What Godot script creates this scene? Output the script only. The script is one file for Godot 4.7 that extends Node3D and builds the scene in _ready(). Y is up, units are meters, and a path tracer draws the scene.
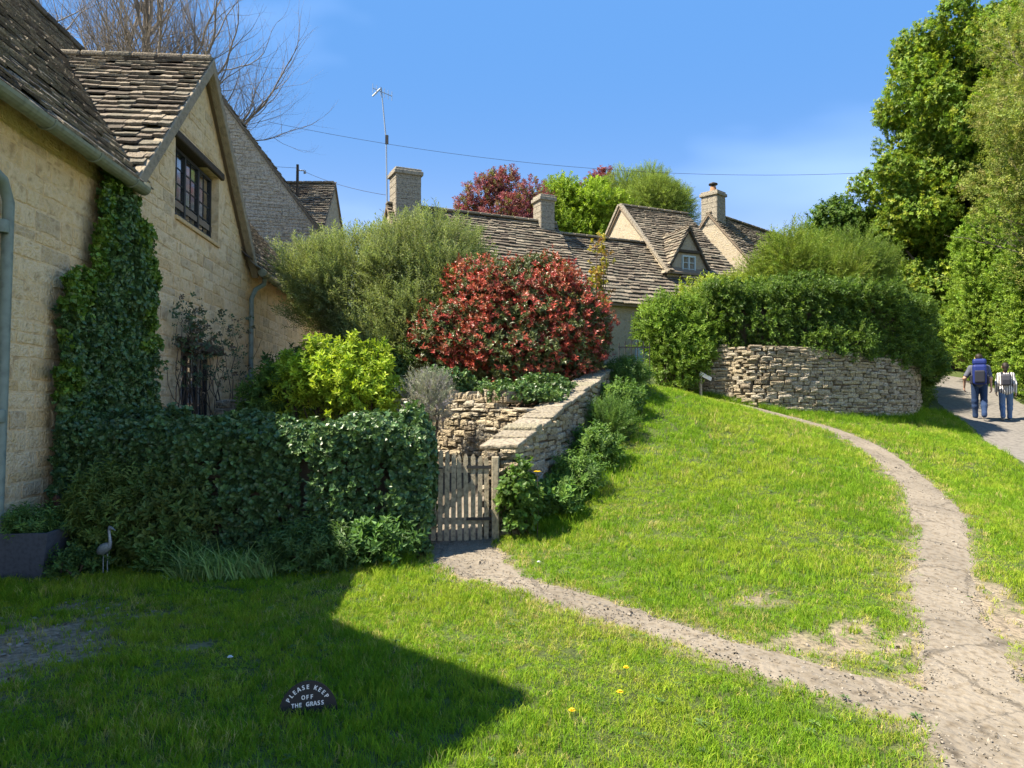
extends Node3D
# A village green with stone cottages on a sunny spring day. x right, y up, depth runs along -z.

var rng := RandomNumberGenerator.new()
var fn := FastNoiseLite.new()
var fine := FastNoiseLite.new()
var taken := {}
var M := {}
var cam: Camera3D
const CAM := Vector3(0, 1.6, 0)

# ------------------------------------------------------------------ mesh buffer
class MB:
	var v := PackedVector3Array()
	var n := PackedVector3Array()
	var c := PackedColorArray()
	var ix := PackedInt32Array()
	var col := Color.WHITE
	static var tris := 0
	func tri(a: Vector3, b: Vector3, d: Vector3) -> void:   # counter-clockwise seen from outside
		var nn := (b - a).cross(d - a).normalized()
		var k := v.size()
		v.append(a); v.append(b); v.append(d)
		n.append(nn); n.append(nn); n.append(nn)
		c.append(col); c.append(col); c.append(col)
		ix.append(k); ix.append(k + 2); ix.append(k + 1)
	func quad(a: Vector3, b: Vector3, d: Vector3, e: Vector3) -> void:
		tri(a, b, d)
		tri(a, d, e)
	func hexa(p: Array) -> void:   # 0-3 bottom ring counter-clockwise from above, 4-7 the top ring
		quad(p[3], p[2], p[1], p[0])
		quad(p[4], p[5], p[6], p[7])
		for k in 4:
			var j := (k + 1) % 4
			quad(p[k], p[j], p[j + 4], p[k + 4])
	func box(at: Vector3, size: Vector3, b := Basis()) -> void:
		var h := size * 0.5
		var p := []
		for y in [-1.0, 1.0]:
			for q in [[-1, 1], [1, 1], [1, -1], [-1, -1]]:
				p.append(at + b * Vector3(q[0] * h.x, y * h.y, q[1] * h.z))
		hexa(p)
	func bevel(at: Vector3, size: Vector3, r: float, b := Basis()) -> void:   # a box with rounded edges
		var h := size * 0.5
		var g := [-1.0, -0.9, -0.72, 0.72, 0.9, 1.0]
		var inn := Vector3(maxf(h.x - r, 0.0), maxf(h.y - r, 0.0), maxf(h.z - r, 0.0))
		var st := [-1.0, -0.55, 0.0, 0.55, 1.0]
		for ax in 3:
			for s: float in [-1.0, 1.0]:
				var grid := []
				for i in 6:
					var row := []
					for j in 6:
						var q := Vector3()
						q[ax] = s
						q[(ax + 1) % 3] = signf(g[i]) * (1.0 if absf(g[i]) > 0.95 else (0.6 if absf(g[i]) > 0.8 else 0.0))
						q[(ax + 2) % 3] = signf(g[j]) * (1.0 if absf(g[j]) > 0.95 else (0.6 if absf(g[j]) > 0.8 else 0.0))
						var base := Vector3()
						base[ax] = s * inn[ax]
						base[(ax + 1) % 3] = signf(g[i]) * inn[(ax + 1) % 3]
						base[(ax + 2) % 3] = signf(g[j]) * inn[(ax + 2) % 3]
						row.append(at + b * (base + q.normalized() * r))
					grid.append(row)
				for i in 5:
					for j in 5:
						if s > 0:
							quad(grid[i][j], grid[i + 1][j], grid[i + 1][j + 1], grid[i][j + 1])
						else:
							quad(grid[i][j], grid[i][j + 1], grid[i + 1][j + 1], grid[i + 1][j])
	func soup(t: PackedVector3Array, xf: Transform3D) -> void:
		for k in range(0, t.size(), 3):
			tri(xf * t[k], xf * t[k + 1], xf * t[k + 2])
	func tube(pts: Array, rad: Array, sides := 6, cap := true) -> void:
		var rings := []
		var ref := Vector3.UP
		for k in pts.size():
			var d: Vector3 = (pts[mini(k + 1, pts.size() - 1)] - pts[maxi(k - 1, 0)]).normalized()
			if absf(d.dot(ref)) > 0.95:
				ref = Vector3.RIGHT if absf(d.x) < 0.8 else Vector3.FORWARD
			var a := d.cross(ref).normalized()
			var b := d.cross(a).normalized()
			ref = a.cross(d).normalized()
			var k0 := v.size()
			for s in sides:
				var t := TAU * s / sides
				var o: Vector3 = a * cos(t) - b * sin(t)
				v.append(pts[k] + o * rad[k])
				n.append(o)
				c.append(col)
			rings.append(k0)
		for k in rings.size() - 1:
			for s in sides:
				var e := (s + 1) % sides
				var p0: int = rings[k] + s
				var p1: int = rings[k] + e
				var q0: int = rings[k + 1] + s
				var q1: int = rings[k + 1] + e
				ix.append_array(PackedInt32Array([p0, p1, q1, p0, q1, q0]))
		if cap:
			for e2 in [0, rings.size() - 1]:
				for s in range(1, sides - 1):
					var q: int = rings[e2]
					if e2 == 0:
						tri(v[q], v[q + s], v[q + s + 1])
					else:
						tri(v[q], v[q + s + 1], v[q + s])
	func lathe(at: Vector3, prof: Array, sides := 16, b := Basis()) -> void:   # prof: Vector2(radius, height)
		var k0 := v.size()
		for k in prof.size():
			var t: Vector2 = prof[mini(k + 1, prof.size() - 1)] - prof[maxi(k - 1, 0)]
			for s in sides:
				var a := TAU * s / sides
				v.append(at + b * Vector3(cos(a) * prof[k].x, prof[k].y, sin(a) * prof[k].x))
				n.append((b * Vector3(cos(a) * t.y, -t.x, sin(a) * t.y)).normalized())
				c.append(col)
		for k in prof.size() - 1:
			for s in sides:
				var e := (s + 1) % sides
				var p0 := k0 + k * sides + s
				var p1 := k0 + k * sides + e
				ix.append_array(PackedInt32Array([p0, p1, p0 + sides, p1, p1 + sides, p0 + sides]))
	func leaf(base: Vector3, dir: Vector3, up: Vector3, ln: float, w: float, broad := false) -> void:
		var s := dir.cross(up).normalized()
		var u := s.cross(dir).normalized()
		var tip := base + dir * ln - u * ln * 0.12
		if broad:
			var m := base + dir * ln * 0.5 - u * w * 0.06
			var l1 := base + dir * ln * 0.28 + s * w * 0.5 + u * w * 0.16
			var l2 := base + dir * ln * 0.66 + s * w * 0.36 + u * w * 0.10
			var r1 := base + dir * ln * 0.28 - s * w * 0.5 + u * w * 0.16
			var r2 := base + dir * ln * 0.66 - s * w * 0.36 + u * w * 0.10
			tri(base, l1, m); tri(l1, l2, m); tri(l2, tip, m)
			tri(base, m, r1); tri(m, r2, r1); tri(m, tip, r2)
		else:
			var l := base + dir * ln * 0.42 + s * w * 0.5 + u * w * 0.18
			var r := base + dir * ln * 0.42 - s * w * 0.5 + u * w * 0.18
			tri(base, l, tip)
			tri(base, tip, r)
	func mesh() -> ArrayMesh:
		var a := []
		a.resize(Mesh.ARRAY_MAX)
		a[Mesh.ARRAY_VERTEX] = v
		a[Mesh.ARRAY_NORMAL] = n
		a[Mesh.ARRAY_COLOR] = c
		a[Mesh.ARRAY_INDEX] = ix
		var m := ArrayMesh.new()
		tris += ix.size() / 3
		m.add_surface_from_arrays(Mesh.PRIMITIVE_TRIANGLES, a)
		return m

# a collection of instanced sprigs
class Copies:
	var buf := PackedFloat32Array()
	var count := 0
	func add(b: Basis, o: Vector3, k: Color) -> void:
		buf.append_array(PackedFloat32Array([b.x.x, b.y.x, b.z.x, o.x, b.x.y, b.y.y, b.z.y, o.y, b.x.z, b.y.z, b.z.z, o.z, k.r, k.g, k.b, 1.0]))
		count += 1

# ------------------------------------------------------------------ nodes
func numbered(called: String) -> String:
	var k: int = taken.get(called, -1) + 1
	taken[called] = k
	return called if k == 0 else "%s_%03d" % [called, k]

func thing(called: String, label: String, category: String, at := Vector3.ZERO, turn := 0.0, group := "") -> Node3D:
	var o := Node3D.new()
	o.name = numbered(called)
	add_child(o)
	o.position = at
	o.rotation.y = turn
	tag(o, label, category, group)
	return o

func tag(o: Node, label: String, category: String, group := "") -> void:
	o.set_meta("label", label)
	o.set_meta("category", category)
	if group:
		o.set_meta("group", group)

func mi(parent: Node, called: String, m: Mesh, mat: Material, xf := Transform3D()) -> MeshInstance3D:
	var o := MeshInstance3D.new()
	o.name = numbered(called) if parent == self else called
	o.mesh = m
	o.material_override = mat
	o.transform = xf
	parent.add_child(o, true)
	return o

func part(parent: Node, called: String, b: MB, mat: Material, xf := Transform3D()) -> MeshInstance3D:
	return mi(parent, called, b.mesh(), mat, xf)

func scatter(parent: Node, called: String, m: Mesh, mat: Material, q: Copies) -> MultiMeshInstance3D:
	var mm := MultiMesh.new()
	mm.transform_format = MultiMesh.TRANSFORM_3D
	mm.use_colors = true
	mm.mesh = m
	mm.instance_count = q.count
	mm.buffer = q.buf
	var o := MultiMeshInstance3D.new()
	o.name = numbered(called) if parent == self else called
	o.multimesh = mm
	o.material_override = mat
	parent.add_child(o, true)
	o.set_meta("kind", "stuff")
	return o

func kind(o: Node, k: String) -> Node:
	o.set_meta("kind", k)
	return o

# ------------------------------------------------------------------ materials
func lin(r: float, g: float, b: float) -> Color:
	return Color(r, g, b)

func noise_tex(freq: float, ramp: Array, size := 512, oct := 5, sd := 1, type := FastNoiseLite.TYPE_SIMPLEX_SMOOTH) -> NoiseTexture2D:
	var f := FastNoiseLite.new()
	f.noise_type = type
	f.frequency = freq
	f.fractal_octaves = oct
	f.seed = sd
	var t := NoiseTexture2D.new()
	t.width = size
	t.height = size
	t.seamless = true
	t.noise = f
	if ramp:
		var g := Gradient.new()
		var offs := PackedFloat32Array()
		var cols := PackedColorArray()
		for k in ramp:
			offs.append(k[0])
			cols.append((k[1] as Color).linear_to_srgb())
		g.offsets = offs
		g.colors = cols
		t.color_ramp = g
	return t

func mat(called: String, albedo: Color, rough := 0.85, tex: Texture2D = null, per_m := 1.0, bump: Texture2D = null, cm := 0.0, vc := false) -> StandardMaterial3D:
	var m := StandardMaterial3D.new()
	m.resource_name = called
	m.albedo_color = albedo.linear_to_srgb()
	m.roughness = rough
	m.metallic_specular = 0.4
	m.vertex_color_use_as_albedo = vc
	if tex or bump:
		m.uv1_triplanar = true
		m.uv1_world_triplanar = true
		m.uv1_scale = Vector3.ONE * per_m
	if tex:
		m.albedo_texture = tex
	if bump:
		m.heightmap_enabled = true
		m.heightmap_texture = bump
		m.heightmap_scale = cm
	M[called] = m
	return m

func leafmat(called: String, rough := 0.5, back := 0.5, spec := 0.4) -> StandardMaterial3D:
	var m := mat(called, Color.WHITE, rough, null, 1.0, null, 0.0, true)
	m.metallic_specular = spec
	m.backlight_enabled = true
	m.backlight = Color(back * 0.95, back, back * 0.5).linear_to_srgb()
	return m

func make_materials() -> void:
	var g := func(a: float) -> Color: return Color(a, a, a)
	var mottle := noise_tex(0.012, [[0.15, g.call(0.62)], [0.5, g.call(0.9)], [0.85, g.call(1.0)]], 512, 6, 3)
	var grain := noise_tex(0.05, [[0.2, g.call(0.0)], [0.8, g.call(1.0)]], 512, 5, 4)
	var coarse := noise_tex(0.02, [[0.2, g.call(0.0)], [0.8, g.call(1.0)]], 512, 5, 5)
	var limestone := noise_tex(0.010, [[0.18, Color(0.66, 0.58, 0.47)], [0.36, Color(0.90, 0.84, 0.72)], [0.55, Color(1.0, 0.95, 0.85)], [0.72, Color(0.94, 0.84, 0.64)], [0.9, Color(0.80, 0.76, 0.70)]], 512, 6, 6)
	var lichen := noise_tex(0.022, [[0.2, Color(0.45, 0.42, 0.38)], [0.45, Color(0.85, 0.82, 0.76)], [0.62, Color(1, 1, 0.97)], [0.72, Color(1.0, 0.95, 0.80)], [0.85, Color(0.62, 0.60, 0.45)]], 512, 6, 7)
	# warm limestone of the near cottage
	var warm := [Color(0.70, 0.565, 0.375), Color(0.74, 0.615, 0.43), Color(0.64, 0.495, 0.30), Color(0.72, 0.60, 0.41), Color(0.58, 0.48, 0.34)]
	for k in 5:
		mat("warm_stone_%d" % k, warm[k], 0.92, limestone, 0.9, grain, 1.2)
	mat("warm_stone", Color.WHITE, 0.92, limestone, 0.9, grain, 1.2, true)
	mat("mortar", Color(0.70, 0.57, 0.39), 0.95, limestone, 0.6, grain, 0.8)
	# dry stone
	var dry := [Color(0.36, 0.31, 0.225), Color(0.44, 0.385, 0.285), Color(0.30, 0.255, 0.185), Color(0.40, 0.365, 0.30), Color(0.25, 0.215, 0.165)]
	for k in 5:
		mat("dry_stone_%d" % k, dry[k], 0.95, lichen, 1.3, grain, 2.0)
	mat("dry_stone", Color.WHITE, 0.95, lichen, 1.3, grain, 2.0, true)
	mat("earth_core", Color(0.15, 0.115, 0.08), 0.98)
	mat("coping", Color(0.30, 0.27, 0.22), 0.93, lichen, 1.1, coarse, 1.6)
	mat("coping_dark", Color(0.255, 0.23, 0.185), 0.93, lichen, 1.3, coarse, 1.6)
	mat("coping_mossy", Color(0.265, 0.25, 0.19), 0.95, lichen, 1.7, coarse, 1.6)
	# roofs
	var sl := [Color(0.185, 0.158, 0.128), Color(0.26, 0.225, 0.18), Color(0.115, 0.098, 0.08), Color(0.335, 0.295, 0.235), Color(0.20, 0.185, 0.15)]
	for k in 5:
		mat("slate_%d" % k, sl[k], 0.93, lichen, 1.6, grain, 1.5)
	mat("slate", Color.WHITE, 0.93, lichen, 1.6, grain, 1.5, true)
	mat("roof_underlay", Color(0.20, 0.155, 0.11), 0.98)
	mat("grey_stone", Color(0.43, 0.40, 0.345), 0.95, lichen, 0.8, grain, 2.0, true)
	mat("pale_stone", Color(0.40, 0.37, 0.31), 0.93, limestone, 0.7, grain, 1.5)
	mat("chimney_stone", Color(0.33, 0.305, 0.255), 0.93, lichen, 0.9, grain, 1.5)
	mat("verge_board", Color(0.33, 0.275, 0.19), 0.9, mottle, 1.2, grain, 1.0)
	mat("oak", Color(0.075, 0.058, 0.04), 0.85, mottle, 2.0, grain, 0.6)
	mat("frame_paint", Color(0.02, 0.022, 0.022), 0.5)
	mat("pale_paint", Color(0.42, 0.50, 0.50), 0.6)
	mat("gutter", Color(0.235, 0.255, 0.185), 0.55, mottle, 1.5)
	mat("downpipe", Color(0.215, 0.265, 0.225), 0.5, mottle, 1.0)
	mat("room_plaster", Color(0.55, 0.51, 0.44), 0.9)
	var gl := mat("glass", Color(0.03, 0.035, 0.04), 0.04)
	gl.albedo_color.a = 0.12
	gl.transparency = BaseMaterial3D.TRANSPARENCY_ALPHA
	gl.metallic_specular = 0.7
	mat("added_curtain", Color(0.62, 0.64, 0.68), 0.9)
	mat("weathered_wood", Color(0.42, 0.36, 0.25), 0.9, noise_tex(0.02, [[0.2, g.call(0.55)], [0.5, g.call(0.9)], [0.8, g.call(1.0)]], 256, 5, 21), 3.0, grain, 0.5)
	mat("rust", Color(0.10, 0.045, 0.025), 0.85, mottle, 4.0)
	mat("iron", Color(0.03, 0.03, 0.03), 0.6)
	mat("galvanised", Color(0.34, 0.39, 0.44), 0.5, mottle, 9.0).metallic = 0.4
	mat("planter", Color(0.085, 0.098, 0.13), 0.55, mottle, 3.0)
	mat("terracotta", Color(0.42, 0.22, 0.12), 0.9, mottle, 3.0)
	mat("sign_black", Color(0.012, 0.014, 0.018), 0.45)
	mat("white_paint", Color(0.8, 0.8, 0.78), 0.6)
	mat("cable", Color(0.02, 0.02, 0.022), 0.7)
	mat("bark", Color(0.19, 0.16, 0.125), 0.95, mottle, 3.0, coarse, 3.0)
	mat("pale_bark", Color(0.25, 0.215, 0.175), 0.95, mottle, 3.0, coarse, 2.0)
	mat("twig", Color(0.09, 0.065, 0.045), 0.9)
	mat("twig_core", Color(0.10, 0.08, 0.055), 1.0)
	# ground
	mat("ground", Color.WHITE, 0.97, noise_tex(0.03, [[0.15, g.call(0.45)], [0.5, g.call(0.85)], [0.85, g.call(1.0)]], 512, 6, 8), 0.9, grain, 0.9, true)
	mat("path", Color(0.225, 0.20, 0.16), 0.96, noise_tex(0.018, [[0.12, Color(0.62, 0.57, 0.5)], [0.35, Color(0.86, 0.82, 0.76)], [0.6, Color(1, 0.98, 0.95)], [0.85, Color(0.9, 0.88, 0.86)]], 1024, 7, 10), 0.55, grain, 0.7, true)
	var crack := noise_tex(0.0045, [[0.0, g.call(0.5)], [0.018, g.call(0.72)], [0.034, g.call(1.0)], [1.0, g.call(1.0)]], 1024, 1, 31, FastNoiseLite.TYPE_CELLULAR)
	crack.noise.cellular_return_type = FastNoiseLite.RETURN_DISTANCE2_SUB
	crack.noise.fractal_type = FastNoiseLite.FRACTAL_NONE
	crack.noise.domain_warp_enabled = true
	crack.noise.domain_warp_amplitude = 55.0
	crack.noise.domain_warp_frequency = 0.012
	M.path.detail_enabled = true
	M.path.detail_albedo = crack
	M.path.detail_blend_mode = BaseMaterial3D.BLEND_MODE_MUL
	M.path.detail_uv_layer = BaseMaterial3D.DETAIL_UV_2
	M.path.uv2_triplanar = true
	M.path.uv2_world_triplanar = true
	M.path.uv2_scale = Vector3.ONE * 0.24
	mat("road", Color(0.185, 0.172, 0.152), 0.95, noise_tex(0.02, [[0.15, g.call(0.6)], [0.5, g.call(0.92)], [0.85, g.call(1.0)]], 512, 6, 11), 0.5, grain, 0.3)
	mat("pebble", Color.WHITE, 0.95, mottle, 5.0, null, 0.0, true)
	# leaves
	leafmat("leaf", 0.5, 0.8, 0.35)
	leafmat("gloss_leaf", 0.38, 0.4, 0.45)
	leafmat("blade", 0.7, 0.8, 0.18)
	# people
	mat("skin", Color(0.46, 0.27, 0.19), 0.6)
	mat("denim", Color(0.022, 0.048, 0.12), 0.9, mottle, 6.0)
	mat("pale_denim", Color(0.10, 0.17, 0.30), 0.9, mottle, 6.0)
	mat("shirt", Color(0.10, 0.11, 0.15), 0.9, mottle, 6.0)
	mat("striped_cloth", Color.WHITE, 0.9, null, 1.0, null, 0.0, true)
	mat("hair", Color(0.02, 0.014, 0.01), 0.6)
	mat("blue_nylon", Color(0.012, 0.026, 0.15), 0.55)
	mat("black_nylon", Color(0.018, 0.02, 0.03), 0.6)
	mat("grey_nylon", Color(0.05, 0.05, 0.065), 0.6)
	mat("shoe", Color(0.55, 0.53, 0.5), 0.7)
	mat("yellow_petal", Color(0.75, 0.5, 0.01), 0.6, null, 1.0, null, 0.0, true)
	mat("white_petal", Color(0.8, 0.8, 0.78), 0.6, null, 1.0, null, 0.0, true)

# ------------------------------------------------------------------ terrain
var CP := [[-8, 0, 0], [-4, 2, 0], [0, 0, 0], [0, 3, 0], [-4, 7, 0], [-1, 8.5, 0], [-1, 5, 0], [0.97, 5.6, 0.0], [1.9, 4.15, -0.03], [2.1, 3.6, -0.08], [4, 2, -0.25], [3.5, 6, 0.02], [5.4, 9.5, 0.38],
	[6.05, 12.5, 0.755], [6.03, 15.5, 1.29], [4.9, 16, 1.6], [4.06, 16.3, 1.77], [2.6, 15, 2.0], [0.68, 10.5, 0.5], [2.3, 9, 0.42], [2.9, 12, 1.12], [8.5, 14, 0.75], [8.3, 12, 0.22], [10.6, 17, 0.8],
	[13, 20.5, 1.16], [17.4, 33, 3.1], [10, 8, -0.3], [12, 12, 0.15], [15, 16, 0.65], [16, 20, 1.15], [9.9, 18.5, 1.5], [3.3, 5, 0.0], [15.9, 26, 2.15], [5, 22, 2.5], [8, 24, 2.7], [3, 22, 2.5], [-2, 14, 1.45], [0.3, 15, 1.75],
	[-6, 12, 0.1], [-10, 10, 0], [-12, 30, 1.8], [0, 30, 3.6], [10, 34, 3.7], [22, 34, 3.3], [0, 48, 6.5], [-30, 40, 4], [34, 40, 5], [25, 10, 0], [0, -15, -0.6], [-25, 0, 0], [25, -10, -1.2], [-0.6, 10, 0.12], [-3, 10, 0.08], [-5, 20, 0.9], [-2, 20, 2.2], [22, 26, 2.4]]
var TW := PackedFloat64Array()
func tps_k(r2: float) -> float:
	return 0.0 if r2 < 1e-9 else r2 * log(r2)

func solve_terrain() -> void:
	var n := CP.size()
	var m := n + 3
	var A := []
	for i in m:
		var row := PackedFloat64Array()
		row.resize(m + 1)
		A.append(row)
	for i in n:
		for j in n:
			A[i][j] = tps_k((CP[i][0] - CP[j][0]) ** 2 + (CP[i][1] - CP[j][1]) ** 2) + (0.6 if i == j else 0.0)
		A[i][n] = 1.0
		A[i][n + 1] = CP[i][0]
		A[i][n + 2] = CP[i][1]
		A[n][i] = 1.0
		A[n + 1][i] = CP[i][0]
		A[n + 2][i] = CP[i][1]
		A[i][m] = CP[i][2]
	for i in m:
		var p := i
		for r in range(i + 1, m):
			if absf(A[r][i]) > absf(A[p][i]):
				p = r
		var tmp = A[i]
		A[i] = A[p]
		A[p] = tmp
		for r in m:
			if r != i and A[r][i] != 0.0:
				var f: float = A[r][i] / A[i][i]
				for q in range(i, m + 1):
					A[r][q] -= f * A[i][q]
	TW.resize(m)
	for i in m:
		TW[i] = A[i][m] / A[i][i]

func raw_h(x: float, d: float) -> float:
	var n := CP.size()
	var s := TW[n] + TW[n + 1] * x + TW[n + 2] * d
	for i in n:
		var dx: float = x - CP[i][0]
		var dd: float = d - CP[i][1]
		var r2 := dx * dx + dd * dd
		if r2 > 1e-9:
			s += TW[i] * r2 * log(r2)
	var far := smoothstep(32.0, 60.0, Vector2(x, d - 14.0).length())
	return lerpf(s, clampf(0.12 * d, -2.0, 12.0), far)

const GX0 := -10.0
const GD0 := -3.0
const GN := 0.2
const GW := 140
const GH := 170
var G := PackedFloat32Array()
func cache_terrain() -> void:
	solve_terrain()
	G.resize(GW * GH)
	for j in GH:
		for i in GW:
			G[j * GW + i] = raw_h(GX0 + i * GN, GD0 + j * GN) + fn.get_noise_2d((GX0 + i * GN) * 6.0, (GD0 + j * GN) * 6.0) * 0.03

func gh(x: float, d: float) -> float:   # height of the ground at x and depth d
	var u := (x - GX0) / GN
	var w := (d - GD0) / GN
	if u < 0 or w < 0 or u >= GW - 1 or w >= GH - 1:
		return raw_h(x, d)
	var i := int(u)
	var j := int(w)
	u -= i
	w -= j
	var k := j * GW + i
	return lerpf(lerpf(G[k], G[k + 1], u), lerpf(G[k + GW], G[k + GW + 1], u), w)

func gp(x: float, d: float, up := 0.0) -> Vector3:
	return Vector3(x, gh(x, d) + up, -d)

func polydist(x: float, d: float, line: Array) -> Array:   # distance to a line of points, and how far along it
	var best := 1e9
	var along := 0.0
	var run := 0.0
	var p := Vector2(x, d)
	for k in line.size() - 1:
		var a: Vector2 = line[k]
		var b: Vector2 = line[k + 1]
		var q := Geometry2D.get_closest_point_to_segment(p, a, b)
		var e := p.distance_to(q)
		if e < best:
			best = e
			along = run + a.distance_to(q)
		run += a.distance_to(b)
	return [best, along]

func smooth_line(pts: Array, n := 6) -> Array:
	var out := []
	for k in pts.size() - 1:
		var p0: Vector2 = pts[maxi(k - 1, 0)]
		var p1: Vector2 = pts[k]
		var p2: Vector2 = pts[k + 1]
		var p3: Vector2 = pts[mini(k + 2, pts.size() - 1)]
		for j in n:
			out.append(p1.cubic_interpolate(p2, p0, p3, float(j) / n))
	out.append(pts[-1])
	return out

var MAIN_PATH := []
var GATE_PATH := []
var ROAD := []
var CURVED_WALL := []
const ROAD_HALF := 1.35
func make_lines() -> void:
	MAIN_PATH = smooth_line([Vector2(2.15, 1.2), Vector2(2.3, 2.4), Vector2(2.35, 3.5), Vector2(2.72, 4.4), Vector2(3.12, 5.2), Vector2(3.52, 6.1), Vector2(4.35, 7.5), Vector2(5.2, 9.2), Vector2(5.95, 11.2), Vector2(6.35, 13.0), Vector2(6.2, 14.6), Vector2(5.5, 15.6), Vector2(4.6, 16.1), Vector2(3.8, 16.25), Vector2(3.0, 15.9)])
	GATE_PATH = smooth_line([Vector2(2.5, 3.9), Vector2(2.0, 4.3), Vector2(1.55, 4.75), Vector2(1.05, 5.4), Vector2(0.5, 6.1), Vector2(0.05, 6.65), Vector2(-0.3, 7.2), Vector2(-0.5, 7.9), Vector2(-0.55, 8.6), Vector2(-0.5, 10.5)])
	ROAD = smooth_line([Vector2(8.0, 4.0), Vector2(9.1, 8.5), Vector2(10.1, 12.0), Vector2(12.2, 17.0), Vector2(13.55, 20.5), Vector2(15.7, 26.0), Vector2(17.0, 30.5), Vector2(16.4, 35.0), Vector2(13.5, 38.5)])
	CURVED_WALL = smooth_line([Vector2(4.2, 17.2), Vector2(4.85, 16.75), Vector2(5.5, 16.35), Vector2(6.9, 16.55), Vector2(8.3, 17.1), Vector2(9.5, 17.95), Vector2(10.2, 18.9), Vector2(10.7, 20.2)])

func path_half(along: float, which: int) -> float:   # half the width of the two paths
	var w := 0.0
	if which == 0:
		w = lerpf(0.31, 0.18, smoothstep(1.5, 5.0, along)) + 0.07 * smoothstep(5.5, 9.0, along) + 0.03 * smoothstep(9.0, 12.0, along)
	else:
		w = 0.16 - 0.04 * smoothstep(0.8, 2.0, along) + 0.2 * smoothstep(3.4, 4.9, along)
	return w + 0.05 * fn.get_noise_2d(along * 60.0, which * 50.0)

func wall_x(d: float) -> float:   # middle of the sloping garden wall
	return -0.12 + (d - 8.7) * 0.335

func bare(x: float, d: float) -> float:   # 0 turf, 1 worn earth
	var e := fn.get_noise_2d(x * 75.0, d * 75.0) * 0.8 + fine.get_noise_2d(x * 190.0, d * 190.0) * 0.55
	var b := 0.0
	b = maxf(b, 0.85 - Vector2((x - 2.45) / 0.85, (d - 4.9) / 0.7).length() + e)
	b = maxf(b, 1.15 - Vector2((x - 3.75) / 0.55, (d - 5.2) / 1.7).length() + e * 1.2)
	b = maxf(b, 1.05 - Vector2((x - 3.3) / 0.6, (d - 3.6) / 0.9).length() + e)
	b = maxf(b, 1.45 - Vector2((x + 3.35) / 0.5, (d - 4.75) / 0.95).length() + e)
	b = maxf(b, 0.6 - Vector2((x + 2.1) / 0.3, (d - 5.0) / 0.2).length() + e)
	b = maxf(b, 0.45 - Vector2((x - 1.9) / 0.8, (d - 5.9) / 0.5).length() + e)
	b = maxf(b, 0.62 - Vector2((x - 0.55) / 0.35, (d - 9.4) / 0.7).length() + e)
	return clampf(b * 1.5, 0.0, 0.93)

func path_cover(x: float, d: float) -> float:   # how far inside a path: above 0 is path
	var best := -9.0
	if d < 17.5:
		var a := polydist(x, d, MAIN_PATH)
		best = path_half(a[1], 0) - a[0]
		a = polydist(x, d, GATE_PATH)
		best = maxf(best, path_half(a[1], 1) - a[0])
	return best

func on_lawn(x: float, d: float) -> bool:
	if d > 8.5 and x < wall_x(d) + 0.3:
		return false
	if d > 7.55 and x < -0.95:
		return false
	if x < -4.55 - 0.084 * d and d < 9.0:
		return false
	if d > 14.2 and x < 4.0 and d > 15.6 + 0.25 * (x - 2.0):
		return false
	if x > 4.0 and x < 10.8:
		for k in CURVED_WALL.size() - 1:
			if x >= CURVED_WALL[k].x and x < CURVED_WALL[k + 1].x and d > CURVED_WALL[k].y - 0.1:
				return false
	if x > 6.0 and polydist(x, d, ROAD)[0] < ROAD_HALF + 0.03 * fine.get_noise_2d(x * 200, d * 200):
		return false
	return true

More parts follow.
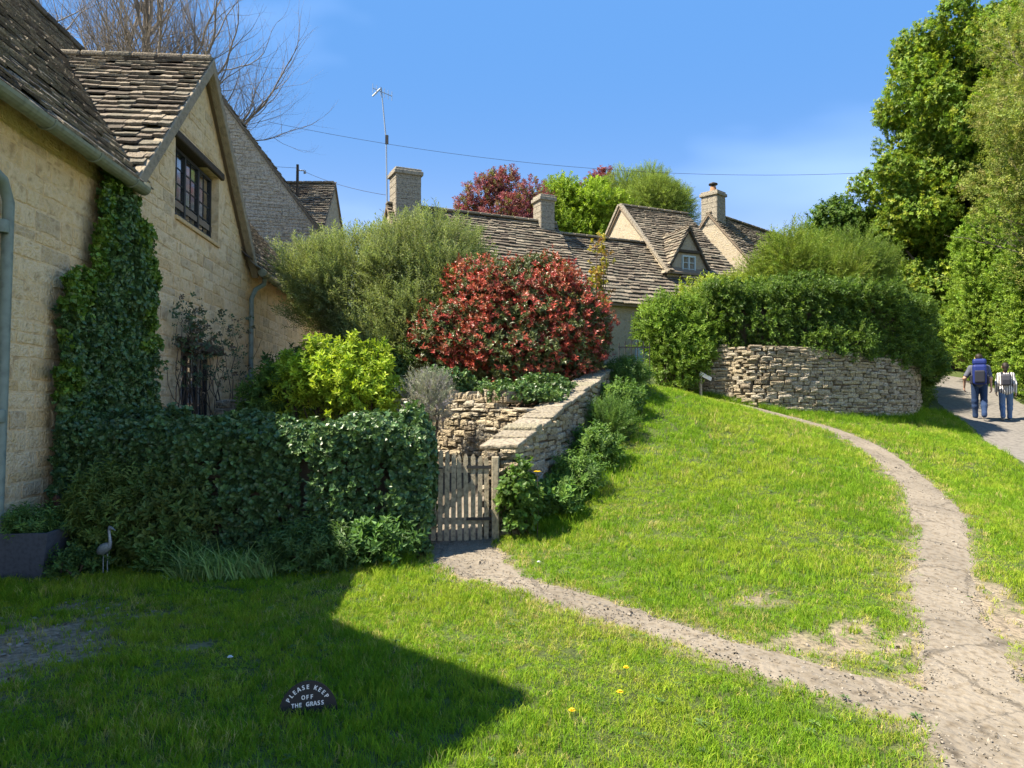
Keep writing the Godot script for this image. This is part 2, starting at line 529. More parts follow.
# ------------------------------------------------------------------ stones and slates
var STONES := []
var SLATES := []
func make_units() -> void:
	for k in 6:
		var t := PackedVector3Array()
		var ring := []
		for q in [[-1, -1], [-0.1, -1], [1, -1], [1, 0.1], [1, 1], [0.1, 1], [-1, 1], [-1, -0.1]]:
			var j := Vector2(rng.randf_range(-0.07, 0.07), rng.randf_range(-0.12, 0.12))
			ring.append(Vector2(q[0], q[1]) * 0.5 * Vector2(0.99, 0.98) + j * 0.5)
		var fr := []
		var mid := Vector3(rng.randf_range(-0.1, 0.1), rng.randf_range(-0.1, 0.1), 0.5 + rng.randf_range(-0.02, 0.06))
		for p in ring:
			fr.append(Vector3(p.x * 0.955, p.y * 0.88, 0.46 + rng.randf_range(-0.06, 0.06)))
		for a in 8:
			var b := (a + 1) % 8
			var p0 := Vector3(ring[a].x, ring[a].y, -0.5)
			var p1 := Vector3(ring[b].x, ring[b].y, -0.5)
			var q0 := Vector3(ring[a].x, ring[a].y, 0.38)
			var q1 := Vector3(ring[b].x, ring[b].y, 0.38)
			t.append_array(PackedVector3Array([p0, p1, q1, p0, q1, q0, q0, q1, fr[b], q0, fr[b], fr[a], fr[a], fr[b], mid]))
		STONES.append(t)
	for k in 6:   # a slate: x along the course, y thickness (top is +y), z up the slope is -z
		var t := PackedVector3Array()
		var o := [Vector2(-0.5, -0.5), Vector2(0.5, -0.5), Vector2(0.5, 0.44 + rng.randf_range(-0.04, 0.06)), Vector2(0.2, 0.5 + rng.randf_range(-0.05, 0.03)), Vector2(-0.2, 0.5 + rng.randf_range(-0.05, 0.03)), Vector2(-0.5, 0.44 + rng.randf_range(-0.04, 0.06))]
		for a in 6:
			o[a] += Vector2(rng.randf_range(-0.03, 0.03), 0)
		var hi := []
		var lo := []
		for a in 6:
			hi.append(Vector3(o[a].x * 0.97, 0.5 + rng.randf_range(-0.18, 0.12), o[a].y * 0.98))
			lo.append(Vector3(o[a].x, -0.5, o[a].y))
		for a in 6:
			var b := (a + 1) % 6
			t.append_array(PackedVector3Array([lo[b], lo[a], hi[a], lo[b], hi[a], hi[b]]))
		for a in range(1, 5):
			t.append_array(PackedVector3Array([hi[0], hi[a + 1], hi[a]]))
			t.append_array(PackedVector3Array([lo[0], lo[a], lo[a + 1]]))
		SLATES.append(t)

var unit_cache := {}
func unit_mesh(t: PackedVector3Array) -> ArrayMesh:
	if not unit_cache.has(t):
		var b := MB.new()
		b.soup(t, Transform3D())
		unit_cache[t] = b.mesh()
	return unit_cache[t]

func seen_size(p: Vector3) -> float:   # sorting key: how near, things out of view last
	var d := -p.z
	if d < 0.5:
		return 1000.0 - d
	var x := p.x / d * 740.0
	var y := (p.y - 1.6) / d * 740.0
	return d + (0.0 if absf(x) < 520.0 and y < 425.0 and y > -400.0 else 500.0)

# pieces: [Transform3D local to parent, shape number, tone number]; the nearest become parts, the rest one mesh
func lay(parent: Node3D, called: String, pieces: Array, shapes: Array, tone: String, tones: int, singles: int) -> void:
	var g := parent.global_transform
	var keyed := []
	for k in pieces.size():
		keyed.append([seen_size(g * (pieces[k][0] as Transform3D).origin), k])
	keyed.sort_custom(func(a, b): return a[0] < b[0])
	var rest := MB.new()
	for q in keyed.size():
		var p: Array = pieces[keyed[q][1]]
		if q < singles and keyed[q][0] < 500.0:
			mi(parent, called, unit_mesh(shapes[p[1]]), M["%s_%d" % [tone, p[2]]], p[0])
		else:
			rest.col = (M["%s_%d" % [tone, p[2]]] as StandardMaterial3D).albedo_color.srgb_to_linear()
			rest.soup(shapes[p[1]], p[0])
	if rest.v.size():
		var o := part(parent, called + "_courses", rest, M[tone])
		if singles > 0:
			o.name = "further_" + called
		kind(o, "stuff")

# slates over the plane that starts at o, runs along u and climbs along w
func slates(o: Vector3, u: Vector3, w: Vector3, width: float, length: float, e0: float, e1: float, inside: Callable, sz := 0.36, th := 0.026) -> Array:
	var out := []
	var nrm := u.cross(w).normalized()
	if nrm.y < 0:
		nrm = -nrm
	var y := -0.06
	while y < length:
		var f := clampf(y / length, 0.0, 1.0)
		var e := lerpf(e0, e1, f) * rng.randf_range(0.9, 1.1)
		var ln := minf(e * 1.75, maxf(length - y, e) + 0.02)
		var x := rng.randf_range(-sz, 0.0)
		while x < width:
			var sw := sz * lerpf(1.1, 0.72, f) * rng.randf_range(0.6, 1.35)
			var a := maxf(x, 0.0)
			var b := minf(x + sw, width)
			if b - a > 0.06 and inside.call((a + b) * 0.5, y + e * 0.5):
				var t := th * rng.randf_range(0.75, 1.5)
				var tilt := atan2(th * 1.5, e) * rng.randf_range(0.8, 1.25)
				var zax := (nrm * sin(tilt) - w * cos(tilt)).normalized()
				var xax := u.rotated(nrm, rng.randf_range(-0.045, 0.045))
				if zax.cross(xax).dot(nrm) < 0:
					xax = -xax
				var yax := zax.cross(xax).normalized()
				xax = yax.cross(zax).normalized()
				var wob := fn.get_noise_2d((a + b) * 14.0 + o.y * 30.0, y * 30.0)
				var c := o + u * (a + b) * 0.5 + w * (y + ln * 0.5 + rng.randf_range(-0.03, 0.03) + wob * 0.05) + nrm * (th * 1.2 + rng.randf_range(-0.005, 0.008) + wob * 0.025)
				out.append([Transform3D(Basis(xax * (b - a - 0.006), yax * t, zax * ln), c), rng.randi() % SLATES.size(), [0, 0, 1, 1, 2, 3, 4, 4][rng.randi() % 8]])
			x += sw
		y += e
	return out

# coursed stones on the plane o + u * s + up * y, proud along nrm
func courses(o: Vector3, u: Vector3, nrm: Vector3, width: float, y0: float, y1: float, h0: float, h1: float, w0: float, w1: float, proud: float, deep: float, inside: Callable, gap := 0.012) -> Array:
	var out := []
	var y := y0
	while y < y1:
		var h := rng.randf_range(h0, h1)
		var x := -rng.randf() * w1
		while x < width:
			var w := rng.randf_range(w0, w1)
			var a := maxf(x, 0.0)
			var b := minf(x + w, width)
			if b - a > w0 * 0.4 and inside.call(a, b, y, y + h):
				var c := o + u * (a + b) * 0.5 + Vector3.UP * (y + h * 0.5) + nrm * (proud * rng.randf_range(0.35, 1.3) - deep * 0.5)
				out.append([Transform3D(Basis(Vector3.UP.cross(nrm) * (b - a - gap), Vector3.UP * (h - gap), nrm * deep), c), rng.randi() % STONES.size(), [0, 0, 1, 1, 2, 3, 3, 4][rng.randi() % 8]])
			x += w
		y += h
	return out

# a wall in the plane x = 0 of its node, running to -z: strips between cuts, with openings [t0, t1, y0, y1] and a top line of Vector2(t, y)
func cut_wall(b: MB, tops: Array, y0: float, holes: Array, thick: float) -> void:
	var cuts := []
	for p in tops:
		cuts.append(p.x)
	for h in holes:
		cuts.append(h[0])
		cuts.append(h[1])
	cuts.sort()
	var top := func(t: float) -> float:
		for k in tops.size() - 1:
			if t >= tops[k].x - 1e-6 and t <= tops[k + 1].x + 1e-6:
				return lerpf(tops[k].y, tops[k + 1].y, (t - tops[k].x) / maxf(tops[k + 1].x - tops[k].x, 1e-6))
		return tops[-1].y
	for k in cuts.size() - 1:
		var ta: float = cuts[k]
		var tb: float = cuts[k + 1]
		if tb - ta < 1e-4:
			continue
		var tm := (ta + tb) * 0.5
		var here := []
		for h in holes:
			if tm > h[0] and tm < h[1]:
				here.append(h)
		here.sort_custom(func(p, q): return p[2] < q[2])
		var y := y0
		for h in here:
			_wall_piece(b, ta, tb, y, h[2], h[2], thick)
			y = h[3]
		_wall_piece(b, ta, tb, y, top.call(ta + 1e-5), top.call(tb - 1e-5), thick)

func _wall_piece(b: MB, ta: float, tb: float, y0: float, ya: float, yb: float, thick: float) -> void:
	if maxf(ya, yb) - y0 < 1e-3:
		return
	b.hexa([Vector3(-thick, y0, -ta), Vector3(0, y0, -ta), Vector3(0, y0, -tb), Vector3(-thick, y0, -tb), Vector3(-thick, ya, -ta), Vector3(0, ya, -ta), Vector3(0, yb, -tb), Vector3(-thick, yb, -tb)])

# a casement window in the plane x = 0 of its house: lights side by side, each cols x rows of leaded panes
func casement(house: Node3D, t0: float, t1: float, y0: float, y1: float, lights: int, cols: int, rows: int, paint: String, recess := 0.12, label := "") -> void:
	var f := MB.new()
	var x := -recess
	var w := 0.05
	f.box(Vector3(x, y0 + w / 2, -(t0 + t1) / 2), Vector3(0.07, w, t1 - t0))
	f.box(Vector3(x, y1 - w / 2, -(t0 + t1) / 2), Vector3(0.07, w, t1 - t0))
	for k in lights + 1:
		f.box(Vector3(x, (y0 + y1) / 2, -lerpf(t0 + w / 2, t1 - w / 2, float(k) / lights)), Vector3(0.068, y1 - y0 - 2 * w, w if k == 0 or k == lights else w * 1.25))
	var win := part(house, "window", f, M[paint])
	if label:
		win.set_meta("label", label)
	var lead := MB.new()
	var pane := MB.new()
	var lw := (t1 - t0 - w) / lights
	for k in lights:
		var a := t0 + w / 2 + lw * k + w * 0.6
		var b := a + lw - w * 1.2
		for q in range(1, cols):
			lead.box(Vector3(x, (y0 + y1) / 2, -lerpf(a, b, float(q) / cols)), Vector3(0.02, y1 - y0 - 2 * w, 0.016))
		for q in range(1, rows):
			lead.box(Vector3(x, lerpf(y0 + w, y1 - w, float(q) / rows), -(a + b) / 2), Vector3(0.0205, 0.016, b - a))
		for q in cols:
			for r in rows:
				var p := MB.new()
				var ca := Vector3(x + rng.randf_range(-0.002, 0.002), lerpf(y0 + w, y1 - w, (r + 0.5) / rows), -lerpf(a, b, (q + 0.5) / cols))
				p.box(Vector3.ZERO, Vector3(0.004, (y1 - y0 - 2 * w) / rows - 0.01, (b - a) / cols - 0.01))
				mi(win, "pane", p.mesh(), M.glass, Transform3D(Basis.from_euler(Vector3(0, rng.randf_range(-0.02, 0.02), rng.randf_range(-0.02, 0.02))), ca))
	part(win, "glazing_bars", lead, M[paint])

# ------------------------------------------------------------------ foliage
var SP := {}
func sprig(leaves: int, ln: float, w: float, stem: float, spread: float, broad := false, bend := 0.3) -> ArrayMesh:
	var b := MB.new()
	for k in leaves:
		var f := (k + 0.5) / leaves
		var a := k * 2.4 + rng.randf() * 0.6
		var out := Vector3(cos(a), 0, sin(a))
		var dir := (out * spread + Vector3.UP * (1.0 - spread * 0.6) + Vector3(rng.randf_range(-bend, bend), rng.randf_range(-bend, bend), rng.randf_range(-bend, bend))).normalized()
		var s := rng.randf_range(0.7, 1.15)
		var g := rng.randf_range(0.75, 1.2)
		b.col = Color(g * rng.randf_range(0.92, 1.1), g, g * rng.randf_range(0.85, 1.1))
		b.leaf(Vector3.UP * stem * f + out * 0.004, dir, Vector3.UP + out * -0.3 + Vector3(rng.randf_range(-0.4, 0.4), 0, rng.randf_range(-0.4, 0.4)), ln * s, w * s, broad)
	return b.mesh()

func tuft(blades: int, ln: float, w: float, rad: float, lean: float) -> ArrayMesh:
	var b := MB.new()
	for k in blades:
		var a := rng.randf() * TAU
		var q := Vector3(cos(a), 0, sin(a))
		var root := Vector3(rng.randf_range(-1, 1), 0, rng.randf_range(-1, 1)) * rad
		var a2 := rng.randf() * TAU
		var lay_ := Vector3(cos(a2), 0, sin(a2)) * lean * rng.randf_range(0.3, 1.2)
		var h := ln * rng.randf_range(0.55, 1.15)
		var g := rng.randf_range(0.75, 1.2)
		b.col = Color(g * rng.randf_range(0.85, 1.25), g, g * rng.randf_range(0.7, 1.1))
		var m := root + (Vector3.UP + lay_ * 0.45).normalized() * h * 0.55
		var tip := root + (Vector3.UP * 0.9 + lay_).normalized() * h
		b.tri(root - q * w * 0.5, root + q * w * 0.5, m + q * w * 0.42)
		b.tri(root - q * w * 0.5, m + q * w * 0.42, m - q * w * 0.42)
		b.tri(m - q * w * 0.42, m + q * w * 0.42, tip)
	return b.mesh()

func make_sprigs() -> void:
	SP.hedge = sprig(11, 0.055, 0.028, 0.13, 0.75)
	SP.ivy = sprig(8, 0.062, 0.058, 0.06, 0.85, true)
	SP.photinia = sprig(11, 0.075, 0.028, 0.09, 0.75, true)
	SP.willow = sprig(24, 0.065, 0.014, 0.32, 0.5)
	SP.maple = sprig(13, 0.10, 0.085, 0.22, 0.85)
	SP.bushy = sprig(12, 0.075, 0.036, 0.16, 0.7)
	SP.small = sprig(11, 0.046, 0.028, 0.15, 0.8)
	SP.fern = sprig(16, 0.07, 0.022, 0.22, 0.8)
	SP.rose = sprig(7, 0.05, 0.034, 0.10, 0.85, true)
	SP.grass = tuft(14, 0.062, 0.0046, 0.045, 1.1)
	SP.long_grass = tuft(16, 0.2, 0.006, 0.05, 0.7)
	SP.rosette = sprig(9, 0.075, 0.02, 0.012, 1.25)
	SP.strap = tuft(22, 0.36, 0.014, 0.07, 1.0)

func rdir() -> Vector3:
	var z := rng.randf_range(-1, 1)
	var a := rng.randf() * TAU
	var r := sqrt(1 - z * z)
	return Vector3(r * cos(a), z, r * sin(a))

func facing(n: Vector3, s: float) -> Basis:
	var a := rng.randf() * TAU
	var t := n.cross(Vector3(cos(a), sin(a * 1.7), sin(a))).normalized()
	if t.length() < 0.5:
		t = n.cross(Vector3.RIGHT).normalized()
	return Basis(t * s, n * s, t.cross(n) * s)

const LEAF := 1.75   # one scale for all leaf colours
func tint(pal: Array) -> Color:
	var k: Color = pal[rng.randi() % pal.size()]
	var m: Color = pal[rng.randi() % pal.size()]
	var g := rng.randf_range(0.78, 1.22) * LEAF
	var q := k.lerp(m, rng.randf() * 0.5)
	return Color(q.r * g, q.g * g, q.b * g)

# sprigs through the outer shell of a lumpy ellipsoid
func blob(q: Copies, c: Vector3, r: Vector3, count: int, pal: Array, s0 := 0.8, s1 := 1.3, shell := 0.45, amp := 0.28, freq := 1.6, up := 0.25, floor_y := -99.0) -> void:
	for k in count:
		var d := rdir()
		var f := 1.0 + amp * (fn.get_noise_3d(d.x * freq * 40.0 + c.x * 31.0, d.y * freq * 40.0 + c.y * 17.0, d.z * freq * 40.0 + c.z * 23.0) * 1.6)
		f *= 1.0 - shell * rng.randf() * rng.randf()
		var p := c + d * r * f
		if p.y < floor_y:
			continue
		var n := (d / r).normalized() + Vector3.UP * up + rdir() * 0.55
		var k2 := tint(pal)
		var pt := 1.0 + 0.45 * fn.get_noise_3d(p.x * 55.0 + 9.0, p.y * 55.0, p.z * 55.0)   # patches of older and younger leaf
		q.add(facing(n.normalized(), rng.randf_range(s0, s1)), p, Color(k2.r * pt, k2.g * pt, k2.b * pt))

# a crown made of many clumps set about an ellipsoid
func clumps(q: Copies, c: Vector3, r: Vector3, n: int, cr: float, each: int, pal: Array, s0 := 0.8, s1 := 1.3, keep := -1.1) -> Array:
	var out := []
	for k in n:
		var d := rdir()
		if d.y < keep:
			d.y = -d.y
		var p := c + d * r * rng.randf_range(0.5, 1.0)
		var s := cr * rng.randf_range(0.65, 1.3)
		blob(q, p, Vector3(s, s * 0.8, s), each, pal, s0, s1, 0.6, 0.35, 1.3, 0.35)
		out.append(p)
	return out

# a clipped hedge along a line of base points; section is a rounded rectangle
func hedge_leaves(q: Copies, line: Array, height: float, half: float, per_m: int, pal: Array, s0: float, s1: float, lump := 0.12, droop := 0.0, base_cut := 0.0) -> void:
	for k in line.size() - 1:
		var a: Vector3 = line[k]
		var b: Vector3 = line[k + 1]
		var n := int(a.distance_to(b) * per_m)
		var side := (b - a).cross(Vector3.UP).normalized()
		for j in n:
			var base := a.lerp(b, rng.randf())
			var t := rng.randf_range(-0.5, 0.5)   # round the section: bottom of one face over the top to the bottom of the other
			var ang := t * PI * 1.06
			var cx := signf(sin(ang)) * pow(absf(sin(ang)), 0.55)
			var cy := pow(maxf(cos(ang), 0.0), 0.55)
			var p2 := Vector2(cx * half, cy * height)
			if absf(t) > 0.28:
				p2 = Vector2(signf(t) * half * rng.randf_range(0.9, 1.05), rng.randf_range(base_cut, 0.97) * height)
			var nn := (side * cx * 1.2 + Vector3.UP * maxf(cy, 0.1)).normalized()
			var w := base + side * p2.x + Vector3.UP * p2.y
			w += nn * (lump * 2.2 * fn.get_noise_3d(w.x * 38.0, w.y * 38.0, w.z * 38.0) + lump * fine.get_noise_3d(w.x * 120, w.y * 120, w.z * 120) - 0.14 * rng.randf() * rng.randf())
			w.y -= droop * rng.randf() * rng.randf()
			q.add(facing((nn + rdir() * 0.7).normalized(), rng.randf_range(s0, s1)), w, tint(pal))

func hedge_core(line: Array, height: float, half: float) -> MB:
	var b := MB.new()
	var rings := []
	for k in line.size():
		var d: Vector3 = (line[mini(k + 1, line.size() - 1)] - line[maxi(k - 1, 0)]).normalized()
		var side := d.cross(Vector3.UP).normalized()
		var ring := []
		for j in 7:
			var ang := (j / 6.0 - 0.5) * PI
			ring.append(line[k] + side * signf(sin(ang)) * pow(absf(sin(ang)), 0.5) * half + Vector3.UP * (pow(maxf(cos(ang), 0), 0.5) * height + 0.02))
		rings.append(ring)
	for k in rings.size() - 1:
		for j in 6:
			b.quad(rings[k][j], rings[k + 1][j], rings[k + 1][j + 1], rings[k][j + 1])
	for e in [0, rings.size() - 1]:
		for j in range(1, 6):
			b.tri(rings[e][0], rings[e][j], rings[e][j + 1])
	return b

func limb(b: MB, p0: Vector3, p1: Vector3, r0: float, r1: float, wob: float, seg := 5, sides := 6) -> Array:
	var pts := []
	var rad := []
	for k in seg + 1:
		var f := float(k) / seg
		var p := p0.lerp(p1, f)
		if k > 0 and k < seg:
			p += rdir() * wob
		pts.append(p)
		rad.append(lerpf(r0, r1, f))
	b.tube(pts, rad, sides)
	return pts

# a broadleaved tree: trunk with limbs to its clumps, and a crown
func tree(called: String, label: String, at: Vector3, height: float, tr: float, cc: Vector3, cr: Vector3, n: int, clump: float, each: int, sp: String, pal: Array, s0: float, s1: float, bark := "bark", group := "", keep := -1.1, leafy := "leaf") -> Node3D:
	var t := thing(called, label, "tree", at, 0.0, group)
	var q := Copies.new()
	var tips := clumps(q, cc - at, cr, n, clump, each, pal, s0, s1, keep)
	var b := MB.new()
	var top := cc - at
	var fork := Vector3(0, (top.y - cr.y) * 0.7 + 0.4, 0)
	limb(b, Vector3(0, -0.3, 0), fork, tr, tr * 0.8, tr * 0.25, 4, 9)
	limb(b, fork, top + Vector3.UP * cr.y * 0.4, tr * 0.8, tr * 0.15, tr * 0.5, 6, 7)
	for k in mini(tips.size(), 46):
		var f := rng.randf_range(0.0, 0.75)
		limb(b, fork.lerp(top, f), tips[k], tr * lerpf(0.42, 0.2, f), tr * 0.05, 0.12 * clump, 5, 5)
	part(t, "trunk", b, M[bark])
	scatter(t, "crown", SP[sp], M[leafy], q)
	return t

func bush(called: String, label: String, at: Vector3, blobs: Array, sp: String, pal: Array, s0: float, s1: float, per: int, leafy := "leaf", cat := "shrub", stems := 9, shell := 0.5, amp := 0.3, freq := 1.6, up := 0.25) -> Node3D:
	var t := thing(called, label, cat, at)
	var q := Copies.new()
	var b := MB.new()
	for bb in blobs:
		var c: Vector3 = bb[0]
		var r: Vector3 = bb[1]
		var total := int(per * (r.x * r.y + r.y * r.z + r.x * r.z))
		blob(q, c, r * 0.92, int(total * 0.62), pal, s0, s1, shell, amp, freq, up, 0.0)
		for k in 9:   # boughs that break the outline
			var d := rdir()
			d.y = d.y * 0.7 + 0.25
			var s := rng.randf_range(0.22, 0.42)
			blob(q, c + d * r * rng.randf_range(0.62, 0.86), r * s, int(total * 0.06), pal, s0, s1, 0.7, amp * 1.3, freq, up, 0.0)
		for k in stems:
			var d := rdir()
			d.y = absf(d.y)
			limb(b, Vector3(rng.randf_range(-0.12, 0.12) + c.x * 0.35, -0.1, rng.randf_range(-0.12, 0.12) + c.z * 0.35), c + d * r * 0.85, 0.022, 0.004, 0.05, 5, 4)
	if b.v.size():
		part(t, "branches", b, M.twig)
	scatter(t, "foliage", SP[sp], M[leafy], q)
	return t

# ------------------------------------------------------------------ ground
func axis(lo: float, hi: float, step: float, reach0: float, reach1: float) -> PackedFloat32Array:
	var out := PackedFloat32Array()
	var p := lo
	var s := step
	var left := []
	while p > reach0:
		s *= 1.28
		p -= s
		left.append(p)
	left.reverse()
	for q in left:
		out.append(q)
	p = lo
	while p < hi:
		out.append(p)
		p += step
	s = step
	while p < reach1:
		out.append(p)
		s *= 1.28
		p += s
	out.append(p)
	return out

func build_ground() -> void:
	var xs := axis(-7.0, 14.0, 0.14, -320.0, 320.0)
	var ds := axis(1.0, 22.0, 0.14, -60.0, 420.0)
	var b := MB.new()
	var hs := PackedFloat32Array()
	for d in ds:
		for x in xs:
			hs.append(gh(x, d))
	var w := xs.size()
	for j in ds.size():
		for i in w:
			var x := xs[i]
			var d := ds[j]
			b.v.append(Vector3(x, hs[j * w + i], -d))
			var i0 := maxi(i - 1, 0)
			var i1 := mini(i + 1, w - 1)
			var j0 := maxi(j - 1, 0)
			var j1 := mini(j + 1, ds.size() - 1)
			var dx := (hs[j * w + i1] - hs[j * w + i0]) / (xs[i1] - xs[i0])
			var dd := (hs[j1 * w + i] - hs[j0 * w + i]) / (ds[j1] - ds[j0])
			b.n.append(Vector3(-dx, 1, dd).normalized())
			var g := 0.9 + 0.35 * fn.get_noise_2d(x * 20, d * 20)
			var k := Color(0.075 * g, 0.105 * g, 0.024 * g)
			if x > -6 and x < 14 and d > 0 and d < 21:
				var soil := maxf(bare(x, d), smoothstep(-0.2, 0.0, path_cover(x, d) + 0.06 * fine.get_noise_2d(x * 120, d * 120)))
				k = k.lerp(Color(0.34, 0.275, 0.195) * (0.85 + 0.3 * fine.get_noise_2d(x * 90, d * 90)), soil)
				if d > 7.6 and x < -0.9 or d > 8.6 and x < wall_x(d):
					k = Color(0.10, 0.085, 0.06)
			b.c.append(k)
	for j in ds.size() - 1:
		for i in w - 1:
			var p := j * w + i
			b.ix.append_array(PackedInt32Array([p, p + w, p + w + 1, p, p + w + 1, p + 1]))
	kind(part(self, "ground", b, M.ground), "structure")

func ribbon(line: Array, half: Callable, lift: float, cols: int, pale := 1.0) -> MB:   # a surface that follows the ground, its edges dipping under the turf
	var b := MB.new()
	var run := 0.0
	var pts := []
	for k in line.size() - 1:
		var n := int(line[k].distance_to(line[k + 1]) / 0.09) + 1
		for j in n:
			pts.append(line[k].lerp(line[k + 1], float(j) / n))
	pts.append(line[-1])
	for k in pts.size():
		var t: Vector2 = (pts[mini(k + 1, pts.size() - 1)] - pts[maxi(k - 1, 0)]).normalized()
		var s := Vector2(t.y, -t.x)
		if k > 0:
			run += pts[k].distance_to(pts[k - 1])
		for c in cols + 1:
			var f := 2.0 * c / cols - 1.0
			var ragged := 0.09 * fine.get_noise_2d(run * 70.0 + f * 40, signf(f) * 90.0)
			var p: Vector2 = pts[k] + s * f * (half.call(run) + ragged)
			var edge := smoothstep(0.72, 1.0, absf(f))
			var y := gh(p.x, p.y) + lift * (1.0 - edge * 1.6) + 0.012 * fine.get_noise_2d(p.x * 110, p.y * 110) * (1 - edge)
			b.v.append(Vector3(p.x, y, -p.y))
			b.n.append(Vector3.UP)
			var g := pale * (0.92 + 0.3 * fn.get_noise_2d(p.x * 45.0, p.y * 45.0))
			b.c.append(Color(g, g, g))
	for k in pts.size() - 1:
		for c in cols:
			var p := k * (cols + 1) + c
			b.ix.append_array(PackedInt32Array([p, p + cols + 1, p + cols + 2, p, p + cols + 2, p + 1]))
	return b

func build_paths() -> void:
	kind(part(self, "footpath", ribbon(MAIN_PATH, func(r): return path_half(r, 0) + 0.06, 0.022, 12), M.path), "structure")
	kind(part(self, "gate_path", ribbon(GATE_PATH, func(r): return path_half(r, 1) + 0.06, 0.017, 8, 0.97), M.path), "structure")
	kind(part(self, "road", ribbon(ROAD, func(_r): return ROAD_HALF, 0.03, 10), M.road), "structure")
	# cracks in the old surface: narrow slits of dark earth that lie along it
	# loose gravel
	var t := PackedVector3Array()
	for k in range(0, STONES[0].size()):
		t.append(STONES[0][k])
	var pm := MB.new()
	pm.soup(t, Transform3D())
	var q := Copies.new()
	for k in 22000:
		var x := rng.randf_range(-4.6, 7.5)
		var d := rng.randf_range(2.2, 16.2)
		var inside := path_cover(x, d)
		var e := bare(x, d)
		var clump := fn.get_noise_2d(x * 70, d * 70) * 1.5 - 0.05
		if inside > -0.06 and rng.randf() < clump * 1.1 or e > 0.6 and rng.randf() < 0.35 or x < -2.6 and e > 0.3:
			var s := rng.randf_range(0.006, 0.02)
			var g := rng.randf_range(0.7, 1.2)
			q.add(Basis.from_euler(Vector3(rng.randf() * TAU, rng.randf() * TAU, 0)) * Basis.from_scale(Vector3(s * 1.5, s * 0.8, s)), gp(x, d, 0.024 if inside > 0.05 else 0.004), Color(0.30 * g, 0.27 * g, 0.225 * g))
	for k in 16000:
		var line: Array = MAIN_PATH if rng.randf() < 0.72 else GATE_PATH
		var i := rng.randi() % (line.size() - 1)
		var c0: Vector2 = line[i].lerp(line[i + 1], rng.randf())
		c0 += Vector2(rng.randf_range(-0.42, 0.42), rng.randf_range(-0.3, 0.3))
		if path_cover(c0.x, c0.y) < -0.07 or rng.randf() > 0.55 + 1.2 * fn.get_noise_2d(c0.x * 60, c0.y * 60):
			continue
		var s := rng.randf_range(0.003, 0.009)
		var g := rng.randf_range(0.8, 1.25)
		q.add(Basis.from_euler(Vector3(rng.randf() * TAU, rng.randf() * TAU, 0)) * Basis.from_scale(Vector3(s * 1.5, s * 0.9, s)), gp(c0.x, c0.y, 0.021), Color(0.25 * g, 0.225 * g, 0.185 * g))
	var o := scatter(self, "gravel", pm.mesh(), M.pebble, q)
	kind(o, "stuff")
	tag(o, "loose pale gravel on the worn paths", "gravel")

